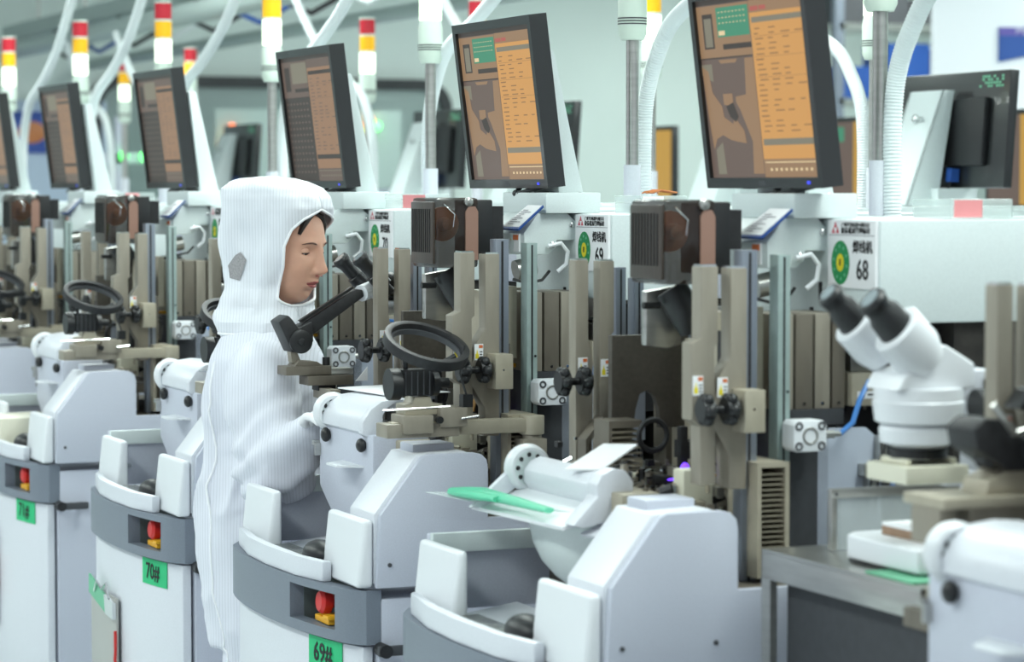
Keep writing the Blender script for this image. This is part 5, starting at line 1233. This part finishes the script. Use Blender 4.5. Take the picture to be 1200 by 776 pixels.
# eyes, brows, lids, ears, hair
for s_ in (-1, 1):
    ey = 0.030*s_
    e = MB().ell((0, 0, 0), 0.0115, 0.0115, 0.0115, 20, 14)
    e.v = [tuple(hm @ (Vector(p)+Vector((0.0655, ey, 0.013)))) for p in e.v]; eo = e.build('eyeball', eyew, headp)
    c0 = Vector((0.0655, ey, 0.013)); dr = Vector((0.80, 0.0, -0.45)).normalized()
    ir = MB(); ir.lathe(c0+dr*0.0098, dr, [(0, 0.0058), (0.0016, 0.0052), (0.0022, 0.001)], 18); ir.v = [tuple(hm @ Vector(p)) for p in ir.v]; ir.build('iris', hairm, eo)
    # lids: caps of a slightly larger ball, upper one lowered
    for (lo, hi, nm) in ((0.02, 1.45, 'upper_eyelid'), (-1.45, -0.42, 'lower_eyelid')):
        L_ = MB(); vs = []; n1, n2 = 8, 16
        for j in range(n1+1):
            el = lo+(hi-lo)*j/n1-0.12
            for i in range(n2+1):
                az = -1.35+2.7*i/n2; r_ = 0.0128
                el2 = el+ (0.16*(az/1.35)**2*(-1 if nm[0] == 'u' else 1) if j == 0 else 0)
                vs.append(hm @ (c0+Vector((math.cos(el2)*math.cos(az), math.cos(el2)*math.sin(az)*1.12, math.sin(el2)))*r_))
        L_.add(vs, [(j*(n2+1)+i, j*(n2+1)+i+1, (j+1)*(n2+1)+i+1, (j+1)*(n2+1)+i) for j in range(n1) for i in range(n2)])
        L_.build(nm, skin, eo)
        if nm[0] == 'u':
            la = MB().tube([p+(hm.to_3x3() @ Vector((0.0008, 0, -0.0003))) for p in vs[1:n2]], 0.0010, 6).build('eyelashes', hairm, eo)
    br = []
    for i in range(9):
        y = ey-s_*0.014+s_*0.030*i/8; z = 0.032+0.004*math.sin(math.pi*i/8)-0.003*i/8
        br.append(hm @ Vector((face_pt(y, z)+0.0002, y, z)))
    MB().tube(br, [0.0012, 0.0019, 0.0021, 0.0021, 0.002, 0.0018, 0.0015, 0.001, 0.0006], 6).build('eyebrow', mat('brow_brown', (92, 66, 56), 0.7) if 'brow_brown' not in MATS else MATS['brow_brown'], headp)
    er = MB().ell((-0.005, 0.070*s_, 0.0), 0.014, 0.006, 0.028, 12, 8); er.v = [tuple(hm @ Vector(p)) for p in er.v]; er.build('ear', skin, headp)
    no = MB().ell((0.0965, 0.008*s_, -0.0365), 0.004, 0.003, 0.0015, 8, 6); no.v = [tuple(hm @ Vector(p)) for p in no.v]; no.build('nostril', lipm, headp)
hr_ = MB()
for s_ in (-1, 1):
    P_ = [hm @ Vector((face_pt(s_*y, z)+0.002, s_*y, z)) for y, z in ((0.005, 0.096), (0.025, 0.088), (0.042, 0.070), (0.050, 0.050))]
    hr_.tube(P_, [0.006, 0.008, 0.007, 0.004], 8)
hr_.build('hair', hairm, headp)
mo_ = MB().tube([hm @ Vector((face_pt(y, -0.0563-0.0012*(y/0.02)**2)+0.0004, y, -0.0563-0.0012*(y/0.02)**2)) for y in [-0.02+0.004*i for i in range(11)]], 0.0007, 5).build('mouth_line', mat('mouth_dark', (96, 44, 44), 0.6), headp)

# gloved hands with five fingers
def hand(base, dirv, palmn, s_, curl, nm='gloved_hand'):
    d = Vector(dirv).normalized(); n_ = Vector(palmn); n_ = (n_-d*n_.dot(d)).normalized(); b = d.cross(n_)*s_
    vl = []; el = []; rl_ = []
    def V(p, r_): vl.append(p); rl_.append(r_); return len(vl)-1
    w = V(base-d*0.035, 0.026); p0 = V(base, 0.024); el.append((w, p0))
    for i, (off, ln) in enumerate(((0.030, 0.066), (0.010, 0.074), (-0.010, 0.070), (-0.029, 0.055))):
        k = V(base+d*0.045+b*off, 0.0115); el.append((p0, k)); kk_ = V(base+d*0.078+b*off*1.05, 0.0095); el.append((k, kk_)); prev = kk_; pos = Vector(vl[kk_]); dd_ = d.copy()
        for j, fr_ in enumerate((0.45, 0.32, 0.23)):
            dd_ = (dd_*math.cos(curl)+n_*math.sin(curl)).normalized() if j == 0 else (dd_+n_*curl*0.8).normalized()
            pos = pos+dd_*ln*fr_; c2 = V(pos.copy(), 0.0088-0.0008*j); el.append((prev, c2)); prev = c2
    t0_ = V(base+d*0.012+b*0.030+n_*0.006, 0.012); el.append((p0, t0_)); t1 = V(base+d*0.038+b*0.052+n_*0.016, 0.0105); el.append((t0_, t1)); t2 = V(base+d*0.062+b*0.056+n_*0.028, 0.009); el.append((t1, t2))
    me_ = bpy.data.meshes.new(nm); me_.from_pydata(vl, el, []); o_ = bpy.data.objects.new(nm, me_); COL.objects.link(o_)
    sk = o_.modifiers.new('k', 'SKIN'); sd_ = o_.modifiers.new('s', 'SUBSURF'); sd_.levels = 2; sd_.render_levels = 2
    for i, r_ in enumerate(rl_): me_.skin_vertices[0].data[i].radius = (r_, r_)
    me_.skin_vertices[0].data[0].use_root = True
    bpy.context.view_layer.update()
    m2 = bpy.data.meshes.new_from_object(o_.evaluated_get(bpy.context.evaluated_depsgraph_get())); o_.modifiers.clear(); o_.data = m2
    m2.materials.clear(); m2.materials.append(glove); m2.shade_smooth(); o_.parent = person
    return o_
hand(WR+Vector((0, 0, 0.01)), Vector((0.02, -0.9, 0.45)), Vector((0.25, -0.35, -0.9)), 1, 0.55)
hand(WR2+FW*0.03, FW*0.9+TV*0.3+ZZ*0.15, Vector((0, 0, -1)), -1, 0.45)
for p_, dd_ in ((WR, (WR-EL).normalized()), (WR2, (WR2-EL2).normalized())):
    MB().tube([p_-dd_*0.01, p_+dd_*0.012], [0.034, 0.030], 18).build('cuff', trim, person)
for v_ in (0.085, -0.085):
    f_ = MB().ell(Q(0.035, v_, 0.045), 0.10, 0.05, 0.045, 20, 12)
    f_.v = [(Vector(p)-Q(0.035, v_, 0.045)) for p in f_.v]
    f_.v = [tuple(Q(0.035, v_, 0.045)+FW*p.x+TV*p.y+ZZ*max(p.z, -0.044)) for p in f_.v]
    f_.tube([Q(-0.01, v_, 0.05), Q(-0.01, v_, 0.16)], [0.05, 0.058], 18)
    f_.build('shoe_cover', trim, person)
